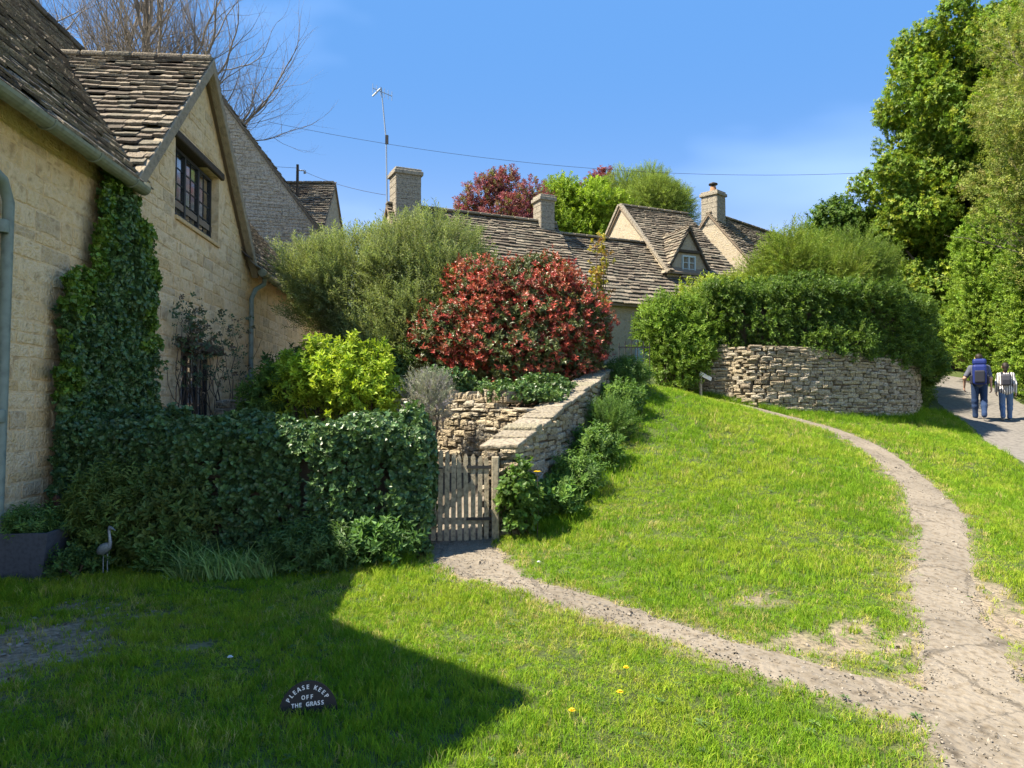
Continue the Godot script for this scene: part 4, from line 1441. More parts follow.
func grey_gable(h: Node3D) -> void:   # node turned by -90 degrees: its +x runs towards the viewer, so the gable is the end x = 0
	# built directly: gable faces the viewer at local x = 0, house goes back to x = -7
	var b := MB.new()
	var w := 4.65
	var top := 12.8
	var ev := 6.7
	b.hexa([Vector3(-7, 0, w), Vector3(0, 0, w), Vector3(0, 0, -w), Vector3(-7, 0, -w), Vector3(-7, ev, w), Vector3(0, ev, w), Vector3(0, ev, -w), Vector3(-7, ev, -w)])
	b.hexa([Vector3(-7, ev, w), Vector3(0, ev, w), Vector3(0, ev, -w), Vector3(-7, ev, -w), Vector3(-7, top, 0.01), Vector3(0, top, 0.01), Vector3(0, top, -0.01), Vector3(-7, top, -0.01)])
	b.col = Color(0.7, 0.7, 0.7)
	var wall := part(h, "wall", b, M.grey_stone)
	var ok := func(a: float, c: float, y: float, y2: float) -> bool:
		var m := maxf(absf(a - w), absf(c - w))
		return y2 < ev + (w - m) * (top - ev) / w - 0.05
	var pieces := courses(Vector3(0, 0, w), Vector3(0, 0, -1), Vector3(1, 0, 0), 2 * w, 4.5, top, 0.10, 0.16, 0.2, 0.5, 0.03, 0.1, ok, 0.016)
	var rest := MB.new()
	for p in pieces:
		var g := rng.randf_range(0.8, 1.25)
		rest.col = Color(g, g * 0.98, g * 0.95)
		rest.soup(STONES[p[1]], p[0])
	kind(part(wall, "stone_courses", rest, M.grey_stone), "stuff")
	var rf := MB.new()
	for s: float in [-1.0, 1.0]:
		var a := Vector3(0.1, ev - 0.15, s * (w + 0.15))
		var c := Vector3(0.1, top + 0.12, 0)
		var back := Vector3(-7.4, 0, 0)
		var th := Vector3(0, -0.12, 0)
		if s > 0:
			rf.hexa([a + back + th, a + th, c + th, c + back + th, a + back, a, c, c + back])
		else:
			rf.hexa([c + back + th, c + th, a + th, a + back + th, c + back, c, a, a + back])
	var roof := part(h, "roof", rf, M.slate_0)
	var pc := []
	for s: float in [-1.0, 1.0]:
		var a := Vector3(0.12, ev - 0.15, s * (w + 0.15))
		var c := Vector3(0.12, top + 0.12, 0)
		pc += slates(a, Vector3(-1, 0, 0), (c - a).normalized(), 7.4, a.distance_to(c), 0.24, 0.15, func(_u, _v): return true)
	lay(roof, "slate", pc, SLATES, "slate", 5, 0)

# ------------------------------------------------------------------ garden walls, gate and terrace
func rubble(parent: Node3D, line: Array, base: Callable, top: Callable, front: float, thick: float, h0: float, h1: float, w0: float, w1: float, singles: int, both := false) -> void:
	# dry stone faces along a line of Vector2(x, depth); the viewer's side is to the right of the line when it runs left to right
	var cum := [0.0]
	var lo := 1e9
	var hi := -1e9
	for k in line.size():
		if k > 0:
			cum.append(cum[-1] + line[k].distance_to(line[k - 1]))
		lo = minf(lo, base.call(line[k].x, line[k].y) - 0.15)
		hi = maxf(hi, top.call(line[k].x, line[k].y))
	var pieces := []
	for side: float in ([1.0, -1.0] if both else [1.0]):
		var y := lo
		while y < hi:
			var h := rng.randf_range(h0, h1)
			var s := -rng.randf() * w1
			while s < cum[-1]:
				var w := rng.randf_range(w0, w1) * (0.7 if rng.randf() < 0.25 else 1.0)
				var m := clampf(s + w * 0.5, 0.01, cum[-1] - 0.01)
				s += w
				var k := 0
				while cum[k + 1] < m:
					k += 1
				var p: Vector2 = line[k].lerp(line[k + 1], (m - cum[k]) / (cum[k + 1] - cum[k]))
				var t: Vector2 = line[k + 1] - line[k]
				if k + 2 < line.size() and cum[k + 1] - m < w * 0.5:
					t = t.normalized() + (line[k + 2] - line[k + 1]).normalized()
				t = t.normalized()
				var wav := 0.03 * fn.get_noise_2d(m * 45.0, y * 20.0)
				var yy := y + wav + rng.randf_range(-0.012, 0.012)
				var hh := h * rng.randf_range(0.85, 1.3)
				if yy + hh > top.call(p.x, p.y) + 0.05 or yy < base.call(p.x, p.y) - 0.25:
					continue
				var nrm := Vector3(t.x, 0, -t.y).cross(Vector3.UP) * side
				var deep := 0.2
				var c := Vector3(p.x, yy + hh * 0.5, -p.y) + nrm * ((front if side > 0 else thick - front) + rng.randf_range(-0.012, 0.04) - deep * 0.5)
				var bs := Basis(Vector3.UP.cross(nrm), Vector3.UP, nrm).rotated(nrm, rng.randf_range(-0.06, 0.06)).rotated(Vector3.UP, rng.randf_range(-0.07, 0.07)) * Basis.from_scale(Vector3(w - 0.007, hh - 0.005, deep))
				pieces.append([Transform3D(bs, c), rng.randi() % STONES.size(), [0, 0, 1, 1, 2, 3, 3, 4][rng.randi() % 8]])
			y += h
	lay(parent, "stone", pieces, STONES, "dry_stone", 5, singles)

func wall_core(line: Array, base: Callable, top: Callable, half: float) -> MB:
	var b := MB.new()
	for k in line.size() - 1:
		var a: Vector2 = line[k]
		var e: Vector2 = line[k + 1]
		var t := (e - a).normalized()
		var s := Vector2(-t.y, t.x) * half
		var p := []
		for y in 2:
			for q in [a - s, e - s, e + s, a + s]:
				var c: Vector2 = a if q == a - s or q == a + s else e
				p.append(Vector3(q.x, (base.call(c.x, c.y) - 0.3) if y == 0 else top.call(c.x, c.y) - 0.03, -q.y))
		b.hexa(p)
	return b

func build_walls() -> void:
	# the bowed retaining wall under the big hedge
	var base := func(x: float, d: float) -> float: return gh(x, d - 0.3)
	var top := func(x: float, d: float) -> float: return 2.95 - 0.055 * (x - 4.2) + 0.04 * fine.get_noise_2d(x * 60, d * 60)
	var w := thing("dry_stone_wall", "bowed dry stone wall of honey rubble under the big clipped hedge", "wall")
	part(w, "core", wall_core(CURVED_WALL, base, top, 0.14), M.earth_core)
	rubble(w, CURVED_WALL, base, top, 0.2, 0.4, 0.05, 0.10, 0.1, 0.34, 300)
	# the wall behind the gate that holds up the garden
	var line := [Vector2(-5.0, 12.9), Vector2(-1.5, 12.35), Vector2(-0.5, 11.4), Vector2(0.33, 10.5)]
	var base2 := func(_x: float, _d: float) -> float: return 0.1
	var top2 := func(x: float, d: float) -> float: return 1.66 - 0.12 * smoothstep(-0.5, 0.35, x) + 0.05 * fine.get_noise_2d(x * 70, d * 70)
	w = thing("dry_stone_wall", "sunlit dry stone wall seen above the picket gate", "wall")
	part(w, "core", wall_core(line, base2, top2, 0.12), M.earth_core)
	rubble(w, line, base2, top2, 0.18, 0.36, 0.05, 0.10, 0.1, 0.3, 280)
	# stones set on edge along its top
	for k in line.size() - 1:
		var a: Vector2 = line[k]
		var b: Vector2 = line[k + 1]
		if k == 0:
			continue
		var n := int(a.distance_to(b) / 0.085)
		for j in n:
			var p: Vector2 = a.lerp(b, (j + 0.5) / n)
			if p.x > 0.02:
				continue
			var t := (b - a).normalized()
			var hh := rng.randf_range(0.13, 0.22)
			var bs := Basis(Vector3(t.x, 0, -t.y), Vector3.UP, Vector3(t.x, 0, -t.y).cross(Vector3.UP)) * Basis.from_euler(Vector3(0, rng.randf_range(-0.1, 0.1), rng.randf_range(-0.18, 0.18))) * Basis.from_scale(Vector3(0.075, hh, 0.3))
			mi(w, "edge_stone", unit_mesh(STONES[rng.randi() % 6]), M["dry_stone_%d" % (rng.randi() % 5)], Transform3D(bs, Vector3(p.x, 1.64 + hh * 0.45, -p.y)))
	# the sloping garden wall with flat coping slabs, up from the gate
	var sl := []
	for k in 12:
		var d := 8.75 + k * 0.5
		sl.append(Vector2(wall_x(d), d))
	var base3 := func(x: float, d: float) -> float: return gh(x + 0.2, d)
	var top3 := func(_x: float, d: float) -> float: return 1.10 + (d - 8.75) * 0.205
	w = thing("garden_wall", "stone garden wall climbing from the gate under pale flat coping slabs", "wall")
	part(w, "core", wall_core(sl, func(x, d): return minf(gh(x, d), 0.1), top3, 0.14), M.earth_core)
	rubble(w, sl, base3, top3, 0.2, 0.4, 0.07, 0.13, 0.16, 0.42, 200, true)
	# its end face beside the gate
	var endp := courses(Vector3(wall_x(8.75) - 0.2, 0, -8.62), Vector3(1, 0, 0), Vector3(0, 0, 1), 0.42, -0.05, 1.05, 0.07, 0.13, 0.14, 0.3, 0.03, 0.2, func(_a, _b, _y, _y2): return true, 0.012)
	lay(w, "stone", endp, STONES, "dry_stone", 5, 40)
	var d := 8.58
	while d < 14.3:
		var ln := rng.randf_range(0.24, 0.46)
		var m := d + ln / 2
		var c := MB.new()
		var wd := rng.randf_range(0.40, 0.50)
		c.bevel(Vector3.ZERO, Vector3(wd, rng.randf_range(0.06, 0.085), ln - 0.02), 0.022)
		var dir := Vector3(0.335, 0.205, -1).normalized()
		var xax := dir.cross(Vector3.UP).normalized()
		var bs := Basis(xax, xax.cross(dir), -dir) * Basis.from_euler(Vector3(rng.randf_range(-0.04, 0.04), rng.randf_range(-0.05, 0.05), rng.randf_range(-0.05, 0.05)))
		part(w, "coping_slab", c, M[["coping", "coping", "coping_dark", "coping_mossy"][rng.randi() % 4]], Transform3D(bs, Vector3(wall_x(m) + rng.randf_range(-0.02, 0.02), top3.call(0, m) + 0.045 + rng.randf_range(-0.012, 0.012), -m)))
		d += ln
	# raised garden behind
	var bed := MB.new()
	var fr := [Vector2(-5.2, 12.95), Vector2(-1.5, 12.45), Vector2(-0.5, 11.5), Vector2(0.36, 10.65), Vector2(1.0, 12.6), Vector2(1.7, 14.4)]
	for k in fr.size() - 1:
		var a: Vector2 = fr[k]
		var b: Vector2 = fr[k + 1]
		bed.quad(Vector3(a.x, [1.6, 1.6, 1.55, 1.45, 1.7][k], -a.y), Vector3(b.x, [1.6, 1.55, 1.45, 1.7, 1.95][k], -b.y), Vector3(b.x * 1.1, 2.25, -19.0), Vector3(a.x * 1.1, 2.25, -19.0))
	kind(part(self, "garden_terrace", bed, M.earth_core), "structure")

func build_gate() -> void:
	var g := thing("picket_gate", "weathered wooden picket gate standing between hedge and garden wall", "gate", Vector3(-0.93, 0.0, -8.5), 0.03)
	for k in 9:
		var x := 0.03 + k * 0.076
		var hh := 1.08 + 0.02 * sin(k * 1.3) - 0.01 * k + rng.randf_range(-0.012, 0.012)
		var p := MB.new()
		var w := 0.052
		p.hexa([Vector3(-w / 2, 0.05, 0.011), Vector3(w / 2, 0.05, 0.011), Vector3(w / 2, 0.05, -0.011), Vector3(-w / 2, 0.05, -0.011), Vector3(-w / 2, hh - 0.035, 0.011), Vector3(w / 2, hh - 0.035, 0.011), Vector3(w / 2, hh - 0.035, -0.011), Vector3(-w / 2, hh - 0.035, -0.011)])
		p.hexa([Vector3(-w / 2, hh - 0.035, 0.011), Vector3(w / 2, hh - 0.035, 0.011), Vector3(w / 2, hh - 0.035, -0.011), Vector3(-w / 2, hh - 0.035, -0.011), Vector3(-w * 0.22, hh, 0.011), Vector3(w * 0.22, hh, 0.011), Vector3(w * 0.22, hh, -0.011), Vector3(-w * 0.22, hh, -0.011)])
		part(g, "picket", p, M.weathered_wood, Transform3D(Basis.from_euler(Vector3(0, 0, rng.randf_range(-0.015, 0.015))), Vector3(x, 0, 0)))
	for y in [0.27, 0.86]:
		var r := MB.new()
		r.bevel(Vector3(0.33, y, -0.03), Vector3(0.68, 0.075, 0.032), 0.006)
		part(g, "rail", r, M.weathered_wood)
	var br := MB.new()
	br.bevel(Vector3(0.33, 0.565, -0.03), Vector3(0.80, 0.07, 0.028), 0.006, Basis.from_euler(Vector3(0, 0, 0.72)))
	part(g, "brace", br, M.weathered_wood)
	for y in [0.3, 0.89]:
		var s := MB.new()
		s.box(Vector3(0.56, y, 0.017), Vector3(0.30, 0.035, 0.008))
		part(g, "hinge_strap", s, M.iron)
	var la := MB.new()
	la.tube([Vector3(0.0, 0.88, 0.02), Vector3(0.14, 0.88, 0.025)], [0.009, 0.009], 6)
	part(g, "latch", la, M.iron)
	var ps := MB.new()
	ps.bevel(Vector3(0, 0.46, 0), Vector3(0.085, 1.1, 0.085), 0.012)
	var po := part(self, "gate_post", ps, M.weathered_wood, Transform3D(Basis(), Vector3(-0.19, 0, -8.5)))
	tag(po, "square wooden gate post on the hinge side against the garden wall", "post")
	po = part(self, "gate_post", ps, M.weathered_wood, Transform3D(Basis(), Vector3(-1.02, -0.02, -8.5)))
	tag(po, "square wooden gate post half buried in the ivy hedge", "post")

# ------------------------------------------------------------------ planting
func ivy_point(t: float, y: float, out: float) -> Vector3:   # a place on the near cottage's wall
	var a := atan(0.084)
	return Vector3(-4.24, 0, 0) + Basis(Vector3.UP, a) * Vector3(out, y, -t)

func build_plants() -> void:
	var dark := [Color(0.052, 0.098, 0.036), Color(0.07, 0.12, 0.04), Color(0.042, 0.084, 0.036)]
	var fresh := [Color(0.075, 0.135, 0.02), Color(0.10, 0.16, 0.022), Color(0.055, 0.11, 0.02)]
	var a := atan(0.084)
	# ivy on the cottage: outline in (along the wall, height)
	var poly := PackedVector2Array([Vector2(7.95, 0.0), Vector2(8.0, 1.0), Vector2(8.08, 2.2), Vector2(8.15, 2.95), Vector2(8.45, 3.15), Vector2(8.75, 3.0), Vector2(8.85, 3.6), Vector2(8.95, 4.25), Vector2(9.15, 4.42), Vector2(9.75, 4.4), Vector2(9.95, 4.0), Vector2(10.25, 3.95), Vector2(10.45, 3.5), Vector2(10.55, 2.6), Vector2(10.5, 1.9), Vector2(10.9, 1.2), Vector2(11.1, 0.0)])
	var iv := thing("climbing_ivy", "tall column of ivy climbing the cottage wall to the gutter", "ivy")
	var q := Copies.new()
	var q2 := Copies.new()
	var n := 0
	while n < 13000:
		var t := rng.randf_range(7.2, 10.8)
		var y := rng.randf_range(0.0, 4.5)
		var wob := Vector2(fine.get_noise_2d(y * 90, 7) * 0.16 + fn.get_noise_2d(y * 40, t * 9) * 0.1, fine.get_noise_2d(t * 90, 3) * 0.12)
		if not Geometry2D.is_point_in_polygon(Vector2(t + 0.32, y) + wob, poly):
			continue
		n += 1
		var bulge := 0.06 + 0.22 * absf(fn.get_noise_2d(t * 55, y * 45)) + 0.09 * rng.randf()
		var nn := Vector3(1, 0.25, 0) + rdir() * 0.75
		var young := fn.get_noise_2d(t * 38 + 50, y * 26) > 0.02 and (y > 3.0 or t < 8.4 and y > 1.6 or t > 9.4 and y > 2.3) or rng.randf() < 0.05
		q.add(Basis(Vector3.UP, a) * facing(nn.normalized(), rng.randf_range(0.4, 1.1)), ivy_point(t, y, bulge), tint(fresh if young else dark))
	var st := MB.new()
	for k in 14:
		var t := rng.randf_range(8.6, 9.3)
		var pts := []
		var rad := []
		var y := 0.0
		while y < rng.randf_range(2.5, 4.2):
			pts.append(ivy_point(t, y, 0.03))
			rad.append(lerpf(0.02, 0.006, y / 4.2))
			t = clampf(t + rng.randf_range(-0.12, 0.12), 8.5, 9.4)
			y += 0.3
		if pts.size() > 2:
			st.tube(pts, rad, 5)
	part(iv, "stem", st, M.twig)
	scatter(iv, "foliage", SP.ivy, M.gloss_leaf, q)
	# the ivy hedge beside the gate
	var hl := [Vector3(-4.75, 0, -8.3), Vector3(-3.9, 0, -8.2), Vector3(-3.0, 0, -8.12), Vector3(-2.2, 0, -8.15), Vector3(-1.5, 0, -8.3), Vector3(-1.08, 0, -8.45)]
	var hd := thing("ivy_hedge", "dense dark ivy hedge left of the picket gate", "hedge")
	part(hd, "branches", hedge_core(hl, 1.15, 0.36), M.twig_core)
	q = Copies.new()
	hedge_leaves(q, hl, 1.4, 0.55, 5600, dark, 0.5, 1.05, 0.13, 0.0, 0.0)
	blob(q, Vector3(-1.12, 0.75, -8.42), Vector3(0.22, 0.75, 0.5), 1600, dark, 0.6, 1.1, 0.4, 0.25)
	blob(q, Vector3(-4.0, 0.95, -8.3), Vector3(0.6, 0.6, 0.5), 1400, dark, 0.6, 1.1, 0.4, 0.3)
	scatter(hd, "foliage", SP.ivy, M.gloss_leaf, q)
	# shrubs of the raised garden
	bush("willowy_shrub", "tall feathery olive-green shrub beside the red one", gp(-2.2, 15.4, 0.2), [[Vector3(-1.05, 2.1, -0.3), Vector3(1.5, 1.2, 1.25)], [Vector3(0.5, 2.2, 0), Vector3(1.35, 1.45, 1.25)], [Vector3(0.1, 1.1, 0.5), Vector3(1.45, 1.2, 1.0)]], "willow", [Color(0.145, 0.18, 0.07), Color(0.18, 0.21, 0.08), Color(0.11, 0.145, 0.06), Color(0.17, 0.195, 0.10)], 0.85, 1.5, 1000, "leaf", "shrub", 16, 0.6, 0.25, 1.8, 1.1)
	var red := [Color(0.23, 0.034, 0.025), Color(0.28, 0.052, 0.034), Color(0.16, 0.025, 0.021), Color(0.26, 0.09, 0.045), Color(0.21, 0.04, 0.032), Color(0.12, 0.05, 0.028)]
	var rl := [[Vector3(0.15, 1.45, 0), Vector3(1.4, 1.15, 1.2)], [Vector3(-1.1, 0.95, 0.2), Vector3(0.8, 0.85, 0.9)], [Vector3(-0.5, 1.95, -0.1), Vector3(0.75, 0.6, 0.8)], [Vector3(1.1, 1.2, 0.1), Vector3(0.75, 0.95, 0.85)], [Vector3(0.55, 2.2, -0.2), Vector3(0.55, 0.5, 0.6)], [Vector3(0.1, 0.7, 0.6), Vector3(1.3, 0.75, 0.8)]]
	var rd := bush("red_leaved_shrub", "rounded shrub of crimson young leaves above the garden wall", Vector3(0.0, 1.8, -14.2), rl, "photinia", red, 0.5, 1.05, 1000, "gloss_leaf", "shrub", 14, 0.5, 0.5, 2.6, 0.5)
	q = Copies.new()
	for bb in rl:   # older green leaves further in
		blob(q, bb[0], bb[1] * 0.9, 1900, [Color(0.055, 0.075, 0.028), Color(0.075, 0.09, 0.03)], 0.8, 1.2, 0.5, 0.3, 2.2, 0.3, 0.0)
	scatter(rd, "older_foliage", SP.photinia, M.gloss_leaf, q)
	var lime := [Color(0.20, 0.27, 0.025), Color(0.26, 0.32, 0.03), Color(0.14, 0.215, 0.025)]
	bush("golden_shrub", "bright yellow-green shrub with upright shoots behind the ivy hedge", gp(-2.6, 10.9), [[Vector3(0.15, 1.5, 0), Vector3(0.55, 0.5, 0.45)], [Vector3(-0.45, 1.55, 0.1), Vector3(0.35, 0.42, 0.35)], [Vector3(0.55, 1.4, 0.0), Vector3(0.35, 0.5, 0.35)], [Vector3(0.2, 2.0, 0.0), Vector3(0.14, 0.3, 0.14)], [Vector3(0.62, 1.9, 0.0), Vector3(0.12, 0.3, 0.12)], [Vector3(-0.3, 1.98, 0.0), Vector3(0.13, 0.28, 0.13)]], "bushy", lime, 0.75, 1.2, 900, "leaf", "shrub", 14, 0.75, 0.5, 2.6, 0.8)
	bush("green_shrub", "mid-green shrub between the downpipe and the yellow-green one", gp(-3.55, 11.0), [[Vector3(0, 1.25, 0), Vector3(0.42, 0.55, 0.4)], [Vector3(0.1, 0.8, 0.1), Vector3(0.5, 0.6, 0.4)]], "bushy", [Color(0.06, 0.11, 0.025), Color(0.085, 0.14, 0.028)], 0.8, 1.2, 800)
	bush("lavender_bush", "small grey-green lavender bush above the gate's wall", Vector3(-1.25, 1.05, -10.9), [[Vector3(0, 0.55, 0), Vector3(0.32, 0.42, 0.3)]], "willow", [Color(0.20, 0.21, 0.19), Color(0.17, 0.19, 0.14), Color(0.22, 0.20, 0.26)], 0.45, 0.75, 1700, "leaf", "bush", 8, 0.6, 0.3, 1.6, 0.9)
	bush("trailing_ivy", "ivy and leaves spilling over the wall below the red shrub", Vector3(0.0, 1.68, -11.6), [[Vector3(0.15, 0.04, 0.45), Vector3(0.6, 0.16, 0.45)], [Vector3(0.55, 0.15, -0.6), Vector3(0.5, 0.25, 0.8)], [Vector3(-1.1, 0.2, -0.5), Vector3(0.5, 0.35, 0.4)], [Vector3(-0.3, 0.12, -0.7), Vector3(0.8, 0.2, 0.5)]], "ivy", [Color(0.05, 0.10, 0.025), Color(0.08, 0.13, 0.035), Color(0.035, 0.07, 0.025)], 0.5, 0.9, 1500, "gloss_leaf", "ivy", 3)
	bush("leafy_undergrowth", "dark leafy undergrowth filling the raised garden behind the gate wall", Vector3(-2.9, 1.7, -13.9), [[Vector3(0, 0.4, 0), Vector3(1.6, 0.6, 0.45)], [Vector3(2.2, 0.3, -0.1), Vector3(1.6, 0.5, 0.5)]], "bushy", [Color(0.04, 0.075, 0.022), Color(0.055, 0.095, 0.025)], 0.9, 1.4, 420, "leaf", "shrub", 8)
	# climbing rose round the lower window
	var rs := thing("climbing_rose", "straggling climbing rose over the lower window's oak lintel", "rose")
	var rb := MB.new()
	q = Copies.new()
	for k in 26:
		var t := rng.randf_range(11.0, 14.6)
		var y := rng.randf_range(0.4, 1.2)
		var pts := []
		var rad := []
		var dt := rng.randf_range(-0.12, 0.12)
		for j in 10:
			pts.append(ivy_point(t, y, 0.10 + 0.10 * rng.randf()))
			rad.append(lerpf(0.012, 0.004, j / 9.0))
			dt += rng.randf_range(-0.07, 0.07)
			t += dt
			y += rng.randf_range(0.1, 0.3)
			if y > 1.9 and y < 3.4 and t > 11 and t < 14.8:
				for s in 1 + int(y > 2.5) * 3:
					q.add(facing((Vector3(1, 0.3, 0.3) + rdir() * 0.8).normalized(), rng.randf_range(0.8, 1.6)), ivy_point(t, y, 0.2) + rdir() * 0.14, tint([Color(0.03, 0.06, 0.025), Color(0.05, 0.08, 0.03), Color(0.07, 0.05, 0.03)]))
			if y > 3.2:
				break
		if pts.size() > 2:
			rb.tube(pts, rad, 5)
	part(rs, "stem", rb, M.twig)
	scatter(rs, "foliage", SP.rose, M.gloss_leaf, q)
	# low planting at the foot of the ivy
	var bed := [[-4.02, 7.42, 0.34, 0.85, "fern", [Color(0.065, 0.105, 0.025), Color(0.09, 0.125, 0.03)], "bushy yellowish plant at the foot of the ivy column"],
		[-3.5, 7.5, 0.4, 0.85, "bushy", [Color(0.06, 0.10, 0.028), Color(0.09, 0.12, 0.035)], "upright mid-green plant between ivy column and hedge"],
		[-3.3, 7.15, 0.25, 0.26, "hedge", [Color(0.05, 0.10, 0.025), Color(0.07, 0.12, 0.03)], "small leafy plant in front of the metal bird"],
		[-2.0, 7.35, 0.4, 0.32, "fern", [Color(0.045, 0.085, 0.025), Color(0.06, 0.10, 0.03)], "low ferny plant under the middle of the ivy hedge"],
		[-1.35, 7.6, 0.38, 0.34, "bushy", [Color(0.04, 0.085, 0.025), Color(0.055, 0.11, 0.03)], "low leafy plant at the gate end of the ivy hedge"],
		[-4.08, 6.95, 0.22, 0.2, "hedge", [Color(0.06, 0.11, 0.03), Color(0.045, 0.09, 0.03)], "low leafy clump beside the blue-grey planter"]]
	for e in bed:
		bush("garden_plant", e[6], gp(e[0], e[1]), [[Vector3(0, e[3] * 0.5, 0), Vector3(e[2], e[3] * 0.55, e[2])]], e[4], e[5], 0.7, 1.1, 1500, "leaf", "plant", 6, 0.6, 0.35, 2.0, 0.7)
	var stems := [[-2.9, 6.98, 1.05, "arching strap-leaved clump in front of the hedge, nearest the planter"], [-2.45, 7.05, 0.95, "arching strap-leaved clump in front of the hedge, further from the planter"]]
	for e in stems:
		var t := thing("strap_leaved_plant", e[3], "plant", gp(e[0], e[1]))
		q = Copies.new()
		for k in 26:
			q.add(Basis.from_euler(Vector3(rng.randf_range(-0.35, 0.35), rng.randf() * TAU, rng.randf_range(-0.35, 0.35))) * Basis.from_scale(Vector3.ONE * e[2] * rng.randf_range(0.6, 1.15)), Vector3(rng.randf_range(-0.22, 0.22), 0, rng.randf_range(-0.14, 0.14)), tint([Color(0.12, 0.20, 0.07), Color(0.16, 0.24, 0.09)]))
		scatter(t, "foliage", SP.strap, M.blade, q)
	# weeds along the outside of the sloping wall
	var weeds := [[0.16, 8.5, 0.26, 0.98, "ivy", "dark ivy clump growing round the garden wall's end"], [0.62, 9.1, 0.26, 0.45, "bushy", "leafy weeds with a yellow poppy by the wall end"], [0.95, 9.9, 0.3, 0.5, "fern", "tall feathery weed patch halfway along the garden wall"],
		[1.3, 10.9, 0.34, 0.55, "bushy", "rank green weeds under the middle of the coping slabs"], [1.65, 12.0, 0.36, 0.5, "willow", "grassy grey-green weeds along the upper garden wall"], [2.0, 13.1, 0.4, 0.55, "bushy", "leafy weed clump near the top of the garden wall"], [2.25, 14.2, 0.42, 0.7, "fern", "bronze-tinged weeds where the garden wall ends"]]
	for e in weeds:
		bush("weed_clump", e[5], gp(e[0], e[1]), [[Vector3(-0.08, e[3] * 0.42, 0), Vector3(e[2] * 0.9, e[3] * 0.46, e[2] * 1.5)]], e[4], [Color(0.06, 0.115, 0.025), Color(0.09, 0.15, 0.03), Color(0.045, 0.085, 0.025)], 0.6, 1.1, 1100, "leaf", "weeds", 6, 0.7, 0.4, 2.2, 0.9)
	# the clipped hedge on the bowed wall
	var green := [Color(0.052, 0.095, 0.016), Color(0.07, 0.12, 0.018), Color(0.038, 0.072, 0.015), Color(0.095, 0.145, 0.02)]
	var cl := []
	for p in smooth_line([Vector2(4.7, 17.7), Vector2(5.7, 17.45), Vector2(6.9, 17.55), Vector2(8.3, 18.05), Vector2(9.5, 18.85), Vector2(10.2, 19.8)], 4):
		cl.append(Vector3(p.x, 2.75 - 0.45 * smoothstep(8.3, 10.2, p.x), -p.y))
	hd = thing("clipped_hedge", "big rounded clipped hedge bulging over the bowed stone wall", "hedge")
	part(hd, "branches", hedge_core(cl, 1.35, 0.7), M.twig_core)
	q = Copies.new()
	hedge_leaves(q, cl, 1.68, 1.0, 3600, green, 0.9, 1.55, 0.2, 0.25, -0.05)
	blob(q, Vector3(10.4, 2.45, -19.9), Vector3(0.6, 1.3, 0.9), 4200, green, 0.9, 1.5, 0.35, 0.2)
	blob(q, Vector3(10.75, 2.2, -20.6), Vector3(0.7, 1.2, 0.9), 3000, green, 0.9, 1.5, 0.35, 0.2)
	scatter(hd, "foliage", SP.hedge, M.leaf, q)
	var lt := [Color(0.10, 0.165, 0.02), Color(0.13, 0.195, 0.024), Color(0.075, 0.135, 0.018)]
	bush("loose_hedge", "loose light-green hedge shrub left of the bowed wall", gp(3.75, 17.0), [[Vector3(0.1, 0.75, 0), Vector3(0.75, 0.85, 0.7)], [Vector3(-0.25, 1.45, -0.2), Vector3(0.65, 0.8, 0.7)], [Vector3(0.6, 1.6, -0.2), Vector3(0.75, 0.75, 0.7)]], "hedge", lt, 0.9, 1.4, 950, "leaf", "hedge", 8, 0.45, 0.25, 1.8, 0.5)
	# taller shrubs behind it
	var beh := [[5.9, 20.5, 1.4, 2.6, [Color(0.15, 0.20, 0.025), Color(0.19, 0.23, 0.03)], "hedge", "yellow-green shrub rising behind the hedge next to the cottages"],
		[8.6, 21.8, 1.7, 3.7, [Color(0.11, 0.165, 0.025), Color(0.15, 0.19, 0.03)], "willow", "arching pale green shrub behind the middle of the hedge"],
		[10.0, 22.8, 1.7, 4.0, [Color(0.12, 0.17, 0.03), Color(0.09, 0.14, 0.028)], "willow", "loose green shrub behind the hedge's road end"],
		[12.3, 25.0, 1.4, 3.2, [Color(0.10, 0.15, 0.03), Color(0.07, 0.12, 0.025)], "hedge", "olive shrub at the bend between hedge and big tree"]]
	for e in beh:
		bush("flowering_shrub", e[6], gp(e[0], e[1]), [[Vector3(0, e[3] * 0.72, 0), Vector3(e[2], e[3] * 0.42, e[2] * 0.9)], [Vector3(0.3, e[3] * 0.4, 0.2), Vector3(e[2] * 0.9, e[3] * 0.4, e[2] * 0.8)]], e[5], e[4], 1.0, 1.7, 420, "leaf", "shrub", 10, 0.5, 0.35, 2.0, 0.6)
	# young tree with yellowish leaves over the red shrub, and small plants by the wall top
	var sa := thing("sapling", "slim sapling with yellow-bronze leaves in front of the slates", "tree", Vector3(1.72, 2.0, -15.6))
	var sb := MB.new()
	q = Copies.new()
	for k in 5:
		var tipx := rng.randf_range(-0.3, 0.35)
		var tipy := rng.randf_range(2.4, 3.75)
		limb(sb, Vector3(0, -0.1, 0), Vector3(tipx, tipy, rng.randf_range(-0.2, 0.2)), 0.02, 0.005, 0.04, 6, 5)
		for j in 26:
			var f := rng.randf_range(0.55, 1.0)
			q.add(facing((rdir() + Vector3.UP * 0.2).normalized(), rng.randf_range(0.35, 0.6)), Vector3(tipx, tipy, 0) * f + rdir() * 0.14, tint([Color(0.26, 0.22, 0.03), Color(0.20, 0.20, 0.03), Color(0.22, 0.12, 0.04)]))
	part(sa, "trunk", sb, M.twig)
	scatter(sa, "crown", SP.maple, M.leaf, q)

